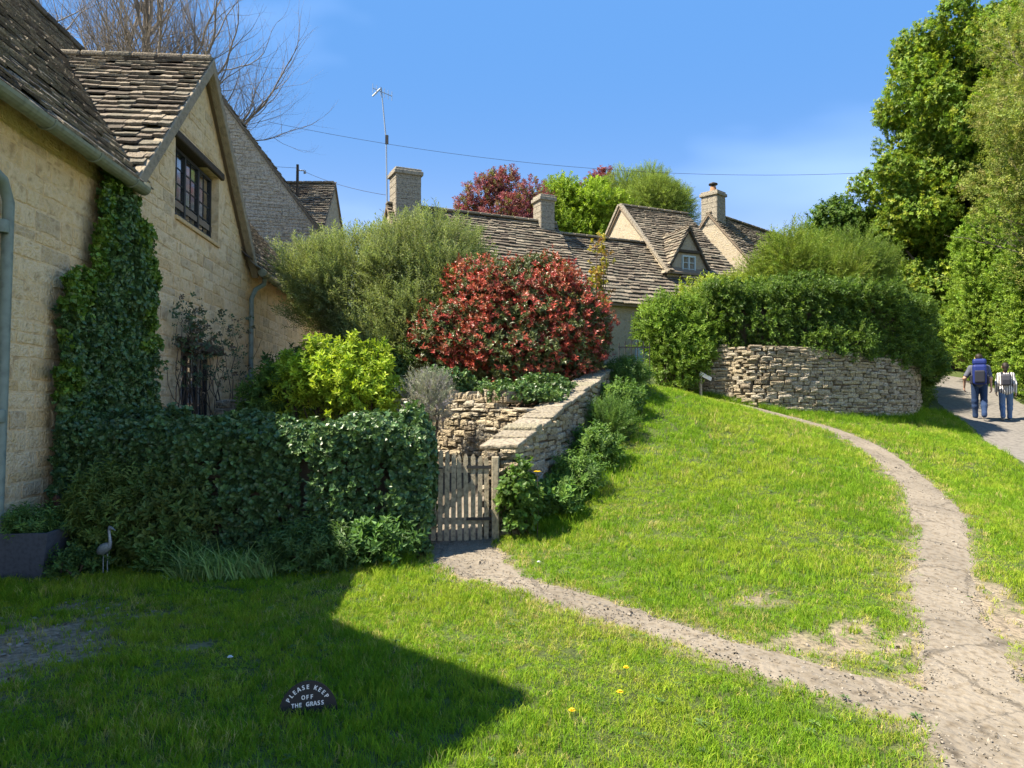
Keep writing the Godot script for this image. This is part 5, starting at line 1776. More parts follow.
func build_trees() -> void:
	tree("sycamore", "big leafy green tree beside the lane, its crown filling the upper corner", gp(20.8, 33.0), 20.0, 0.45, Vector3(22.3, 12.2, -33.0), Vector3(5.9, 8.4, 5.0), 300, 0.95, 330, "maple", [Color(0.10, 0.165, 0.022), Color(0.125, 0.195, 0.024), Color(0.08, 0.14, 0.022), Color(0.19, 0.225, 0.025)], 0.75, 1.35, "pale_bark")
	tree("lane_tree", "smaller tree leaning over the lane's shaded bend", gp(17.4, 36.5), 8.0, 0.2, Vector3(16.2, 8.2, -37.0), Vector3(3.3, 3.0, 2.5), 34, 1.2, 260, "maple", [Color(0.05, 0.10, 0.02), Color(0.075, 0.13, 0.02)], 0.9, 1.5)
	# the thin-leaved tree reaching in from the side, with bare twigs
	var hw := tree("hawthorn", "thin-leaved hawthorn reaching in from the frame's edge with bare twigs", gp(16.9, 21.5), 9.0, 0.16, Vector3(16.6, 9.6, -21.2), Vector3(2.9, 5.6, 2.6), 150, 0.62, 120, "small", [Color(0.15, 0.19, 0.04), Color(0.19, 0.22, 0.045), Color(0.12, 0.165, 0.035), Color(0.17, 0.16, 0.05)], 1.0, 1.9, "pale_bark")
	var hb := MB.new()
	for k in 13:
		grow(hb, Vector3(0, rng.randf_range(3.2, 9.0), 0), Vector3(rng.randf_range(-1.5, -0.3), rng.randf_range(0.15, 1.1), rng.randf_range(-0.5, 0.6)).normalized(), rng.randf_range(1.3, 1.9), 0.05, 3)
	part(hw, "bare_branches", hb, M.pale_bark)
	var ov := [[18.4, 27.5, 1.9, 6.2, "bright green bank of shrubs on the lane's far side by the walkers"], [17.2, 23.4, 1.5, 5.4, "bright green shrub at the frame's edge beyond the woman"]]
	for e in ov:
		bush("lane_shrub", e[4], gp(e[0], e[1]), [[Vector3(0, e[3] * 0.68, 0), Vector3(e[2], e[3] * 0.4, e[2])], [Vector3(-0.25, e[3] * 0.32, 0.1), Vector3(e[2] * 0.95, e[3] * 0.38, e[2])], [Vector3(-0.5, e[3] * 0.85, 0.3), Vector3(e[2] * 0.5, e[3] * 0.2, e[2] * 0.5)], [Vector3(0.7, e[3] * 0.95, -0.2), Vector3(e[2] * 0.6, e[3] * 0.22, e[2] * 0.5)]], "bushy", [Color(0.12, 0.19, 0.022), Color(0.16, 0.23, 0.028), Color(0.085, 0.15, 0.02)], 0.8, 1.4, 420, "leaf", "shrub", 10, 0.5, 0.3, 2.0, 0.6)
	bush("shade_fill_thicket", "dark-leaved thicket added to fill the shaded gap under the big tree at the lane's bend", gp(20.0, 38.0), [[Vector3(-1.5, 2.6, 0), Vector3(3.2, 2.8, 1.4)], [Vector3(3.0, 2.6, 0), Vector3(3.2, 2.8, 1.4)], [Vector3(-5.5, 2.4, 0.5), Vector3(2.6, 2.6, 1.4)]], "bushy", [Color(0.05, 0.085, 0.02), Color(0.07, 0.11, 0.024)], 1.6, 2.6, 240, "leaf", "shrub", 8)  # added dark leaves stand in for the shade under the trees
	bush("roadside_plants", "pale tall plants on the bank where the lane bends", gp(16.6, 33.4), [[Vector3(0, 0.6, 0), Vector3(1.1, 0.7, 0.7)], [Vector3(1.4, 0.7, 0.2), Vector3(0.9, 0.8, 0.7)]], "willow", [Color(0.22, 0.25, 0.12), Color(0.16, 0.21, 0.07)], 0.9, 1.4, 700, "leaf", "plants", 8, 0.6, 0.35, 2.0, 1.0)
	# trees above the roofs
	tree("copper_tree", "purple-leaved tree above the long cottage's roof", gp(-0.3, 39.0), 9.0, 0.2, Vector3(-0.4, 11.8, -39.0), Vector3(2.5, 2.2, 1.8), 36, 0.7, 85, "bushy", [Color(0.15, 0.04, 0.065), Color(0.20, 0.06, 0.085), Color(0.12, 0.04, 0.05), Color(0.12, 0.12, 0.04)], 1.3, 2.3)
	tree("lime_tree", "fresh light-green tree between the purple tree and the pale one", gp(3.2, 41.0), 9.0, 0.22, Vector3(3.6, 11.7, -41.0), Vector3(2.3, 2.9, 1.8), 44, 0.85, 210, "bushy", [Color(0.15, 0.22, 0.02), Color(0.19, 0.26, 0.024), Color(0.12, 0.19, 0.02)], 1.3, 2.3)
	tree("willow_tree", "large pale olive-green tree above the tall cottage", gp(7.2, 43.0), 11.0, 0.3, Vector3(7.3, 11.9, -43.0), Vector3(2.7, 3.0, 2.4), 70, 1.0, 520, "willow", [Color(0.14, 0.19, 0.04), Color(0.17, 0.22, 0.045), Color(0.115, 0.16, 0.035)], 1.2, 2.0)
	tree("copper_tree", "slender purple-leaved tree showing between the two green crowns", gp(5.4, 45.0), 10.0, 0.15, Vector3(5.4, 13.6, -45.5), Vector3(1.1, 2.6, 1.0), 12, 0.6, 130, "bushy", [Color(0.13, 0.035, 0.05), Color(0.17, 0.05, 0.06)], 1.3, 2.2)
	bare_tree()

func grow(b: MB, p: Vector3, d: Vector3, ln: float, r: float, lvl: int) -> void:
	var pts := [p]
	var rad := [r]
	var seg := 5 if lvl < 4 else 3
	var q := p
	var dir := d
	for k in seg:
		dir = (dir + rdir() * 0.22 + Vector3.UP * 0.09).normalized()
		q += dir * ln / seg
		pts.append(q)
		rad.append(lerpf(r, r * 0.55, (k + 1.0) / seg))
		if lvl < 6 and k >= 1 and (lvl < 5 or rng.randf() < 0.85):
			var side := (dir + rdir() * 0.95).normalized()
			if lvl > 0 or k > 1:
				grow(b, q, (side + Vector3.UP * 0.15).normalized(), ln * rng.randf_range(0.5, 0.72), lerpf(r, r * 0.55, (k + 1.0) / seg) * 0.55, lvl + 1)
	b.tube(pts, rad, 7 if lvl < 2 else (4 if lvl < 4 else 3), false)
	if lvl < 6:
		grow(b, q, (dir + rdir() * 0.3).normalized(), ln * 0.72, r * 0.55, lvl + 1)

func bare_tree() -> void:
	var t := thing("bare_tree", "leafless tree with fine branching twigs behind the near cottage", "tree", gp(-16.9, 33.0))
	var b := MB.new()
	limb(b, Vector3(0, -0.3, 0), Vector3(0.3, 10.0, 0), 0.4, 0.3, 0.08, 5, 9)
	limb(b, Vector3(0.3, 9.9, 0), Vector3(0.5, 19.5, 0.2), 0.24, 0.08, 0.12, 7, 7)
	part(t, "trunk", b, M.bark)
	b = MB.new()
	for k in 9:
		var a := rng.randf() * TAU
		grow(b, Vector3(lerpf(0.3, 0.5, k / 9.0), 10.0 + k * 0.85, 0.1), Vector3(cos(a), rng.randf_range(0.7, 1.3), sin(a)).normalized(), rng.randf_range(2.4, 3.4), 0.12, 2)
	for e in [[Vector3(0.1, 1, 0), 5.2, 0.18], [Vector3(0.75, 1, 0.1), 5.0, 0.15], [Vector3(-0.7, 1, 0.2), 4.9, 0.15], [Vector3(0.3, 1, 0.6), 4.4, 0.13], [Vector3(1.25, 0.75, -0.2), 4.5, 0.12], [Vector3(-0.25, 1, -0.5), 4.6, 0.13], [Vector3(0.35, 1.0, -0.1), 5.0, 0.14], [Vector3(0.95, 0.9, 0.3), 4.6, 0.13], [Vector3(-0.45, 1.1, 0.0), 4.8, 0.13], [Vector3(0.6, 1.2, 0.2), 5.2, 0.15]]:
		grow(b, Vector3(0.3, rng.randf_range(8.6, 10.0), 0), (e[0] as Vector3).normalized(), e[1] * 0.86, e[2] * 1.3, 1)
	part(t, "branches", b, M.pale_bark)

# ------------------------------------------------------------------ small things
func put_letter(s: Node3D, font: Font, th: float, ch: String, at: Vector2, turn: float, size: float) -> void:
	var t := TextMesh.new()
	t.text = ch
	t.font = font
	t.font_size = 64
	t.pixel_size = size / 64.0
	t.depth = 0.0025
	t.curve_step = 1.0
	mi(s, "letter", t, M.white_paint, Transform3D(Basis(Vector3(0, 0, 1), turn), Vector3(at.x, at.y, th / 2 + 0.0013)))

func build_sign() -> void:
	var s := thing("lawn_sign", "small black half-round sign standing in the lawn with white lettering", "sign", gp(-1.05, 3.86), 0.2)
	s.rotation.x = -0.12
	s.rotation.z = 0.05
	var b := MB.new()
	var n := 24
	var rx := 0.148
	var ry := 0.165
	var y0 := 0.005
	var th := 0.012
	for k in n:
		var a0 := PI * k / n
		var a1 := PI * (k + 1) / n
		var p0 := Vector3(cos(a0) * rx, y0 + sin(a0) * ry, 0)
		var p1 := Vector3(cos(a1) * rx, y0 + sin(a1) * ry, 0)
		var c := Vector3(0, y0, 0)
		var f := Vector3(0, 0, th / 2)
		b.tri(c + f, p0 + f, p1 + f)
		b.tri(c - f, p1 - f, p0 - f)
		b.quad(p0 - f, p1 - f, p1 + f, p0 + f)
	b.quad(Vector3(-rx, y0, -th / 2), Vector3(rx, y0, -th / 2), Vector3(rx, y0, th / 2), Vector3(-rx, y0, th / 2))
	part(s, "board", b, M.sign_black)
	for x in [-0.07, 0.07]:
		var k := MB.new()
		k.tube([Vector3(x, -0.12, -0.012), Vector3(x, 0.06, -0.012)], [0.004, 0.004], 6)
		part(s, "spike", k, M.iron)
	var font := SystemFont.new()
	font.font_names = PackedStringArray(["Droid Sans"])
	font.font_weight = 700
	var word := "PLEASE KEEP"
	var wd := {"P": 0.92, "L": 0.82, "E": 0.85, "A": 1.0, "S": 0.85, " ": 0.62, "K": 0.95}
	var total := 0.0
	for ch in word:
		total += wd[ch]
	var run := 0.0
	for ch in word:
		var m: float = (run + wd[ch] * 0.5) / total
		run += wd[ch]
		if ch == " ":
			continue
		var a := lerpf(PI * 0.83, PI * 0.17, m)
		var e := Vector2(cos(a) * rx * 0.80, y0 + sin(a) * ry * 0.82)
		var nrm := Vector2(cos(a) / rx, sin(a) / ry).normalized()
		put_letter(s, font, th, ch, e, nrm.angle() - PI / 2, 0.030)
	var rows := [["OFF", 0.090, 0.021], ["THE GRASS", 0.055, 0.0185]]
	for r in rows:
		var x: float = -(r[0].length() - 1) * r[2] * 0.5
		for ch in r[0]:
			if ch != " ":
				put_letter(s, font, th, ch, Vector2(x, r[1]), rng.randf_range(-0.04, 0.04), 0.029)
			x += r[2]

func build_garden_things() -> void:
	# planter by the wall
	var p := thing("planter", "square blue-grey tapered planter against the cottage wall", "planter", gp(-4.52, 6.98), 0.12)
	var b := MB.new()
	var w0 := 0.2
	var w1 := 0.29
	var hh := 0.44
	var q := []
	for e in [[w0, 0.0], [w1, hh], [w1, hh], [w1 - 0.025, hh - 0.0], [w1 - 0.035, hh - 0.09]]:
		q.append([Vector3(-e[0], e[1], e[0]), Vector3(e[0], e[1], e[0]), Vector3(e[0], e[1], -e[0]), Vector3(-e[0], e[1], -e[0])])
	for k in [0, 2, 3]:
		for j in 4:
			var i := (j + 1) % 4
			b.quad(q[k][j], q[k][i], q[k + 1][i], q[k + 1][j])
	b.quad(q[0][3], q[0][2], q[0][1], q[0][0])
	part(p, "pot", b, M.planter)
	b = MB.new()
	b.quad(q[4][0], q[4][1], q[4][2], q[4][3])
	part(p, "soil", b, M.earth_core)
	bush("potted_plant", "ferny green plant with a red flower in the blue-grey planter", gp(-4.52, 6.98, 0.36), [[Vector3(0, 0.06, 0), Vector3(0.2, 0.12, 0.2)]], "fern", [Color(0.05, 0.10, 0.03), Color(0.08, 0.14, 0.035)], 0.5, 0.9, 2600, "leaf", "plant", 5, 0.7, 0.4, 2.0, 1.2)
	# rusty post
	var r := thing("rusty_post", "short rusty garden ornament leaning on the wall behind the planter", "ornament", gp(-4.55, 7.55))
	r.rotation.z = 0.12
	b = MB.new()
	b.tube([Vector3(0, -0.05, 0), Vector3(0, 0.55, 0)], [0.022, 0.018], 8)
	part(r, "rod", b, M.rust)
	b = MB.new()
	b.lathe(Vector3(0, 0.5, 0), [Vector2(0.018, 0), Vector2(0.045, 0.03), Vector2(0.05, 0.07), Vector2(0.025, 0.11), Vector2(0.04, 0.14), Vector2(0.03, 0.18), Vector2(0, 0.2)], 12)
	part(r, "finial", b, M.rust)
	# metal bird
	var d := thing("metal_bird", "pale galvanised metal bird statue with its neck raised", "statue", gp(-3.78, 6.95, 0.08), -0.5)
	d.scale = Vector3.ONE * 0.82
	b = MB.new()
	b.lathe(Vector3(-0.09, 0.2, 0), [Vector2(0.0, -0.12), Vector2(0.03, -0.08), Vector2(0.055, -0.02), Vector2(0.062, 0.04), Vector2(0.05, 0.1), Vector2(0.025, 0.15), Vector2(0, 0.165)], 12, Basis.from_euler(Vector3(0, 0, -1.1)))
	part(d, "body", b, M.galvanised)
	b = MB.new()
	b.tube([Vector3(0.03, 0.24, 0), Vector3(0.055, 0.30, 0), Vector3(0.04, 0.37, 0), Vector3(0.03, 0.43, 0), Vector3(0.05, 0.465, 0), Vector3(0.085, 0.46, 0), Vector3(0.15, 0.44, 0)], [0.028, 0.02, 0.016, 0.016, 0.024, 0.014, 0.002], 8)
	part(d, "neck", b, M.galvanised)
	for s in [-0.025, 0.025]:
		b = MB.new()
		b.tube([Vector3(-0.03, 0.16, s), Vector3(-0.03, -0.05, s)], [0.006, 0.006], 5)
		part(d, "leg", b, M.galvanised)
	# white finger post by the bowed wall and railings by the garden entrance
	var f := thing("finger_post", "small white wooden finger post at the bowed wall's left end", "sign", gp(4.22, 16.55), 0.5)
	b = MB.new()
	b.bevel(Vector3(0, 0.2, 0), Vector3(0.05, 0.62, 0.05), 0.006)
	part(f, "post", b, M.weathered_wood)
	b = MB.new()
	b.bevel(Vector3(0.12, 0.47, 0.03), Vector3(0.36, 0.09, 0.02), 0.004, Basis.from_euler(Vector3(0, 0, -0.35)))
	part(f, "board", b, M.white_paint)
	var g := thing("iron_gate", "narrow dark iron railing gate between weeds and loose hedge", "gate", gp(2.75, 16.6), 0.1)
	for k in 6:
		b = MB.new()
		b.tube([Vector3(-0.35 + k * 0.14, -0.1, 0), Vector3(-0.35 + k * 0.14, 0.95 + 0.06 * sin(k * 0.62), 0)], [0.011, 0.011], 6)
		part(g, "bar", b, M.iron)
	for y in [0.2, 0.85]:
		b = MB.new()
		b.box(Vector3(0, y, 0), Vector3(0.74, 0.03, 0.014))
		part(g, "rail", b, M.iron)
	# far brick pillar where the lane bends
	var pl := thing("brick_pillar", "orange brick gate pillar on the far bank of the lane", "pillar", gp(20.6, 35.0))
	b = MB.new()
	var y := 0.0
	while y < 1.55:
		b.bevel(Vector3(0, y + 0.037, 0), Vector3(0.55, 0.068, 0.55), 0.008)
		y += 0.078
	part(pl, "shaft", b, M.terracotta)
	b = MB.new()
	b.bevel(Vector3(0, y + 0.05, 0), Vector3(0.7, 0.1, 0.7), 0.02)
	part(pl, "cap", b, M.coping)
	pl.position = gp(20.4, 33.6)
	# flowers
	var spots := [["yellow_dandelion", 0.58, 4.05, "yellow dandelion in the near sunlit grass, closer to the paths' meeting"], ["yellow_dandelion", 0.30, 3.8, "yellow dandelion in the near sunlit grass, just below its neighbour"], ["yellow_dandelion", 0.67, 4.42, "yellow dandelion furthest up the near strip of grass"], ["white_daisy", -1.72, 4.55, "single white daisy in the shaded grass"], ["white_daisy", 0.25, 7.1, "single white daisy at the foot of the sunlit slope"]]
	for e in spots:
		var fl := thing(e[0], e[3], "flower", gp(e[1], e[2]))
		b = MB.new()
		b.col = Color(0.12, 0.19, 0.04)
		b.tube([Vector3(0, -0.01, 0), Vector3(0.004, 0.07, 0)], [0.0025, 0.002], 5)
		part(fl, "stem", b, M.blade)
		b = MB.new()
		b.col = Color(1, 1, 1)
		var n := 18
		for k in n:
			var a := TAU * k / n
			var o := Vector3(cos(a), 0.15, sin(a))
			b.leaf(Vector3(0.004, 0.072, 0), o.normalized(), Vector3.UP, 0.02, 0.008)
			b.leaf(Vector3(0.004, 0.074, 0), (o + Vector3.UP * 0.5).normalized(), Vector3.UP, 0.014, 0.007)
		part(fl, "petals", b, M.yellow_petal if e[0] == "yellow_dandelion" else M.white_petal)
	var po := thing("yellow_poppy", "yellow poppy flower against the dark ivy by the wall end", "flower", gp(0.28, 8.32))
	b = MB.new()
	b.tube([Vector3(0, 0, 0), Vector3(0.02, 0.4, 0.0), Vector3(0.0, 0.75, 0.05)], [0.004, 0.003, 0.003], 5)
	part(po, "stem", b, M.twig)
	b = MB.new()
	for k in 5:
		var a := TAU * k / 5
		b.leaf(Vector3(0, 0.75, 0.05), Vector3(cos(a), 0.35, sin(a)).normalized(), Vector3.UP, 0.05, 0.055, true)
	part(po, "petals", b, M.yellow_petal)

func wire(called: String, label: String, p0: Vector3, p1: Vector3, sag: float) -> void:
	var b := MB.new()
	var pts := []
	var rad := []
	for k in 25:
		var f := k / 24.0
		pts.append(p0.lerp(p1, f) - Vector3.UP * sag * 4 * f * (1 - f))
		rad.append(0.008)
	b.tube(pts, rad, 5)
	tag(part(self, called, b, M.cable), label, "wire")

func build_wires() -> void:
	# aerial on a mast strapped to the first chimney
	var a := thing("television_aerial", "tall thin television aerial mast strapped to the left chimney", "aerial", Vector3(-4.25, 0, -25.0))
	var b := MB.new()
	b.tube([Vector3(0, 8.2, 0), Vector3(-0.04, 10.6, 0), Vector3(-0.22, 12.45, 0)], [0.025, 0.024, 0.02], 6)
	part(a, "mast", b, M.galvanised)
	b = MB.new()
	var c := Vector3(-0.2, 12.3, 0)
	b.tube([c + Vector3(-0.25, 0.0, 0.3), c + Vector3(0.28, 0.02, -0.4)], [0.014, 0.014], 5)
	for k in 6:
		var o := c + Vector3(-0.25, 0, 0.3).lerp(Vector3(0.28, 0.02, -0.4), k / 5.0)
		b.tube([o + Vector3(0, -0.16, 0), o + Vector3(0, 0.16, 0)], [0.009, 0.009], 4)
	b.tube([c + Vector3(-0.28, -0.24, 0.2), c + Vector3(-0.02, 0.02, 0.2)], [0.03, 0.03], 5)
	part(a, "antenna", b, M.galvanised)
	b = MB.new()
	b.box(Vector3(-0.02, 10.65, 0), Vector3(0.1, 0.3, 0.08))
	part(a, "amplifier", b, M.iron)
	var p := thing("wire_post", "short dark post carrying wires above the small brown roof", "post", Vector3(-9.5, 0, -32.5))
	b = MB.new()
	b.tube([Vector3(0, 10.8, 0), Vector3(0, 12.25, 0)], [0.07, 0.06], 8)
	part(p, "pole", b, M.oak)
	b = MB.new()
	b.tube([Vector3(0, 12.0, 0), Vector3(0.35, 11.95, 0.1)], [0.03, 0.03], 6)
	b.lathe(Vector3(0.35, 11.8, 0.1), [Vector2(0.0, 0), Vector2(0.06, 0.02), Vector2(0.05, 0.15), Vector2(0, 0.18)], 8)
	part(p, "insulator", b, M.galvanised)
	wire("overhead_wire", "short wire from the dark post down to the left chimney", Vector3(-9.15, 11.9, -32.4), Vector3(-4.3, 8.75, -25.0), 0.12)
	wire("overhead_wire", "wire entering from behind the bare tree to the dark post", Vector3(-11.5, 12.35, -32.8), Vector3(-9.5, 12.1, -32.5), 0.02)
	wire("overhead_wire", "long thin wire crossing the sky to the big tree", Vector3(-10.0, 13.2, -30.0), Vector3(19.5, 12.0, -32.0), 1.1)

# ------------------------------------------------------------------ people
# bones: [from, to, radius, radius]; joined with a smooth minimum and meshed as surface nets
func flesh(out: MB, bones: Array, cell: float, k: float, colour = null) -> void:
	var lo := Vector3.ONE * 1e9
	var hi := -lo
	for b in bones:
		for e in 2:
			var r: float = b[2 + e] + cell * 3
			lo = lo.min(b[e] - Vector3.ONE * r)
			hi = hi.max(b[e] + Vector3.ONE * r)
	var n := Vector3i(((hi - lo) / cell).ceil()) + Vector3i.ONE
	var f := PackedFloat32Array()
	f.resize(n.x * n.y * n.z)
	f.fill(1.0)
	for b in bones:
		var a: Vector3 = b[0]
		var ab: Vector3 = b[1] - a
		var l2 := maxf(ab.length_squared(), 1e-9)
		var m := maxf(b[2], b[3]) + k + cell * 2
		var i0 := Vector3i(((a.min(b[1]) - Vector3.ONE * m - lo) / cell).floor()).max(Vector3i.ZERO)
		var i1 := Vector3i(((a.max(b[1]) + Vector3.ONE * m - lo) / cell).ceil()).min(n - Vector3i.ONE)
		for z in range(i0.z, i1.z + 1):
			for y in range(i0.y, i1.y + 1):
				for x in range(i0.x, i1.x + 1):
					var p := lo + Vector3(x, y, z) * cell
					var t := clampf((p - a).dot(ab) / l2, 0.0, 1.0)
					var d: float = p.distance_to(a + ab * t) - lerpf(b[2], b[3], t)
					var q := (z * n.y + y) * n.x + x
					var o := f[q]
					var h := maxf(k - absf(o - d), 0.0) / k
					f[q] = minf(o, d) - h * h * k * 0.25
	var id := {}
	var sx := 1
	var sy := n.x
	var sz := n.x * n.y
	var offs := [0, sx, sy, sx + sy, sz, sz + sx, sz + sy, sz + sx + sy]
	for z in n.z - 1:
		for y in n.y - 1:
			for x in n.x - 1:
				var q := z * sz + y * sy + x
				var neg := 0
				for o in offs:
					if f[q + o] < 0:
						neg += 1
				if neg == 0 or neg == 8:
					continue
				var sum := Vector3.ZERO
				var cnt := 0
				for e in [[0, 1], [0, 2], [0, 4], [1, 3], [1, 5], [2, 3], [2, 6], [3, 7], [4, 5], [4, 6], [5, 7], [6, 7]]:
					var fa := f[q + offs[e[0]]]
					var fb := f[q + offs[e[1]]]
					if (fa < 0) != (fb < 0):
						var t := fa / (fa - fb)
						var pa := Vector3(e[0] & 1, (e[0] >> 1) & 1, e[0] >> 2)
						var pb := Vector3(e[1] & 1, (e[1] >> 1) & 1, e[1] >> 2)
						sum += pa.lerp(pb, t)
						cnt += 1
				var at := lo + (Vector3(x, y, z) + sum / cnt) * cell
				id[q] = out.v.size()
				out.v.append(at)
				var gx := f[q + 1] - f[q] + f[q + sy + 1] - f[q + sy] + f[q + sz + 1] - f[q + sz] + f[q + sz + sy + 1] - f[q + sz + sy]
				var gy := f[q + sy] - f[q] + f[q + sy + 1] - f[q + 1] + f[q + sz + sy] - f[q + sz] + f[q + sz + sy + 1] - f[q + sz + 1]
				var gz := f[q + sz] - f[q] + f[q + sz + 1] - f[q + 1] + f[q + sz + sy] - f[q + sy] + f[q + sz + sy + 1] - f[q + sy + 1]
				out.n.append(Vector3(gx, gy, gz).normalized())
				out.c.append(out.col if colour == null else colour.call(at))
	for z in range(1, n.z - 1):
		for y in range(1, n.y - 1):
			for x in range(1, n.x - 1):
				var q := z * sz + y * sy + x
				var ins := f[q] < 0
				for e in [[sx, sy, sz], [sy, sz, sx], [sz, sx, sy]]:
					if (f[q + e[0]] < 0) == ins:
						continue
					var a0 = id.get(q)
					var a1 = id.get(q - e[1])
					var a2 = id.get(q - e[1] - e[2])
					var a3 = id.get(q - e[2])
					if a0 == null or a1 == null or a2 == null or a3 == null:
						continue
					if ins:
						out.ix.append_array(PackedInt32Array([a0, a2, a1, a0, a3, a2]))
					else:
						out.ix.append_array(PackedInt32Array([a0, a1, a2, a0, a2, a3]))

func hand_bones(wrist: Vector3, down: Vector3, palm_n: Vector3, thumb_side: float) -> Array:
	var across := down.cross(palm_n).normalized() * thumb_side
	var out := [[wrist, wrist + down * 0.085 + across * 0.012, 0.022, 0.02], [wrist + across * 0.012, wrist + down * 0.085 - across * 0.022, 0.02, 0.018]]
	for k in 4:
		var o := across * (0.03 - k * 0.02)
		var r := wrist + down * 0.088 + o
		var ln: float = [0.036, 0.042, 0.038, 0.03][k]
		var p1 := r + (down + palm_n * 0.25).normalized() * ln
		var p2 := p1 + (down + palm_n * 0.9).normalized() * ln * 0.75
		var p3 := p2 + (down * 0.6 + palm_n).normalized() * ln * 0.6
		out += [[r, p1, 0.0095, 0.009], [p1, p2, 0.009, 0.0085], [p2, p3, 0.0085, 0.0075]]
	var tb := wrist + down * 0.03 + across * 0.03
	var t1 := tb + (down * 0.7 + across * 0.7 + palm_n * 0.3).normalized() * 0.045
	out += [[tb, t1, 0.012, 0.0105], [t1, t1 + (down + palm_n * 0.4).normalized() * 0.03, 0.0105, 0.009]]
	return out

func make_person(label: String, at: Vector3, turn: float, s: float, male: bool) -> Node3D:
	var t := thing("person", label, "person", at, turn, "walkers on the lane")
	t.scale = Vector3.ONE * s
	var sh := 0.185 if male else 0.165
	var hip := 0.095
	# walking away along -z: left foot ahead, right foot behind
	var hl := Vector3(-hip, 0.93, 0)
	var hr := Vector3(hip, 0.93, 0)
	var kl := Vector3(-hip - 0.01, 0.51, -0.08)
	var kr := Vector3(hip + 0.005, 0.50, 0.02)
	var al := Vector3(-hip, 0.09, -0.17)
	var ar := Vector3(hip, 0.12, 0.20)
	if not male:   # the other foot leads
		kl = Vector3(-hip - 0.005, 0.50, 0.0)
		kr = Vector3(hip + 0.01, 0.51, -0.12)
		al = Vector3(-hip, 0.12, 0.18)
		ar = Vector3(hip, 0.09, -0.15)
	var nk := Vector3(0, 1.47, -0.04)
	var sl := Vector3(-sh, 1.40, -0.02)
	var sr := Vector3(sh, 1.40, -0.02)
	var el := Vector3(-sh - (0.15 if male else 0.07), 1.13, 0.02)
	var er := Vector3(sh + 0.07, 1.12, 0.06)
	var wl := Vector3(-sh - (0.16 if male else 0.08), 0.90, -0.10)
	var wr := Vector3(sh + 0.09, 0.88, -0.02)
	var legs := [[hl, kl, 0.084, 0.06], [kl, kl.lerp(al, 0.35), 0.058, 0.056], [kl.lerp(al, 0.35), al, 0.056, 0.04], [hr, kr, 0.084, 0.06], [kr, kr.lerp(ar, 0.35), 0.058, 0.056], [kr.lerp(ar, 0.35), ar, 0.056, 0.04]]
	var trunk := [[Vector3(-0.06, 0.98, 0), Vector3(0.06, 0.98, 0), 0.115, 0.115], [Vector3(0, 1.0, 0), Vector3(0, 1.15, 0), 0.12, 0.12], [Vector3(-0.05, 1.15, 0), Vector3(-0.09, 1.33, -0.01), 0.105, 0.095], [Vector3(0.05, 1.15, 0), Vector3(0.09, 1.33, -0.01), 0.105, 0.095], [sl, sr, 0.062, 0.062]]
	var arms := [[sl, el, 0.052, 0.042], [el, wl, 0.04, 0.027], [sr, er, 0.052, 0.042], [er, wr, 0.04, 0.027]]
	var feet := [[al, al + Vector3(0, -0.05, -0.12), 0.038, 0.034], [al + Vector3(0, -0.05, -0.12), al + Vector3(0, -0.055, -0.17), 0.034, 0.03], [ar, ar + Vector3(0, -0.06, -0.11), 0.038, 0.034], [ar + Vector3(0, -0.06, -0.11), ar + Vector3(0, -0.075, -0.16), 0.034, 0.03]]
	var hd := Vector3(0, 1.66, -0.06)
	var head := [[hd + Vector3(0, 0.03, 0.012), hd + Vector3(0, 0.02, -0.02), 0.088, 0.084], [hd + Vector3(0, -0.02, -0.02), hd + Vector3(0, -0.085, -0.055), 0.066, 0.036], [nk, hd + Vector3(0, -0.04, 0.01), 0.056, 0.054], [hd + Vector3(0, -0.005, -0.095), hd + Vector3(0, -0.035, -0.118), 0.009, 0.014], [hd + Vector3(-0.086, 0.0, 0.008), hd + Vector3(-0.089, -0.035, 0.002), 0.016, 0.011], [hd + Vector3(0.086, 0.0, 0.008), hd + Vector3(0.089, -0.035, 0.002), 0.016, 0.011]]
	var b := MB.new()
	flesh(b, legs + trunk + arms + [[Vector3(0, 1.36, -0.02), nk + Vector3(0, 0.06, -0.005), 0.06, 0.05]], 0.02, 0.05)
	flesh(b, head, 0.008, 0.02)
	flesh(b, hand_bones(wl, (wl - el).normalized(), Vector3(1, 0, 0), -1.0), 0.005, 0.006)
	flesh(b, hand_bones(wr, (wr - er).normalized(), Vector3(-1, 0, 0), 1.0), 0.005, 0.006)
	part(t, "body", b, M.skin)
	var grow_by := func(bones: Array, e: float) -> Array:
		var o := []
		for q in bones:
			o.append([q[0], q[1], q[2] + e, q[3] + e])
		return o
	b = MB.new()
	flesh(b, grow_by.call(legs, 0.02) + [[Vector3(-0.06, 0.98, 0), Vector3(0.06, 0.98, 0), 0.13, 0.13], [al + Vector3(0, 0.04, 0), al + Vector3(0, 0.015, 0), 0.06, 0.06], [ar + Vector3(0, 0.04, 0), ar + Vector3(0, 0.015, 0), 0.06, 0.06]], 0.018, 0.04)
	part(t, "trousers", b, M.denim if male else M.pale_denim)
	b = MB.new()
	var top: Array = grow_by.call(trunk, 0.018)
	if male:
		top += grow_by.call([[sl, sl.lerp(el, 0.75), 0.055, 0.052], [sr, sr.lerp(er, 0.75), 0.055, 0.052]], 0.018)
	else:
		top += grow_by.call(arms, 0.017) + [[Vector3(-0.06, 0.92, 0), Vector3(0.06, 0.92, 0), 0.135, 0.135]]
	if male:
		flesh(b, top, 0.018, 0.04)
		part(t, "shirt", b, M.shirt)
	else:
		flesh(b, top, 0.012, 0.04, func(p: Vector3) -> Color: return Color(0.03, 0.03, 0.045) if fposmod(p.x * 17.0 + 0.25, 1.0) < 0.42 else Color(0.62, 0.6, 0.58))
		part(t, "jacket", b, M.striped_cloth)
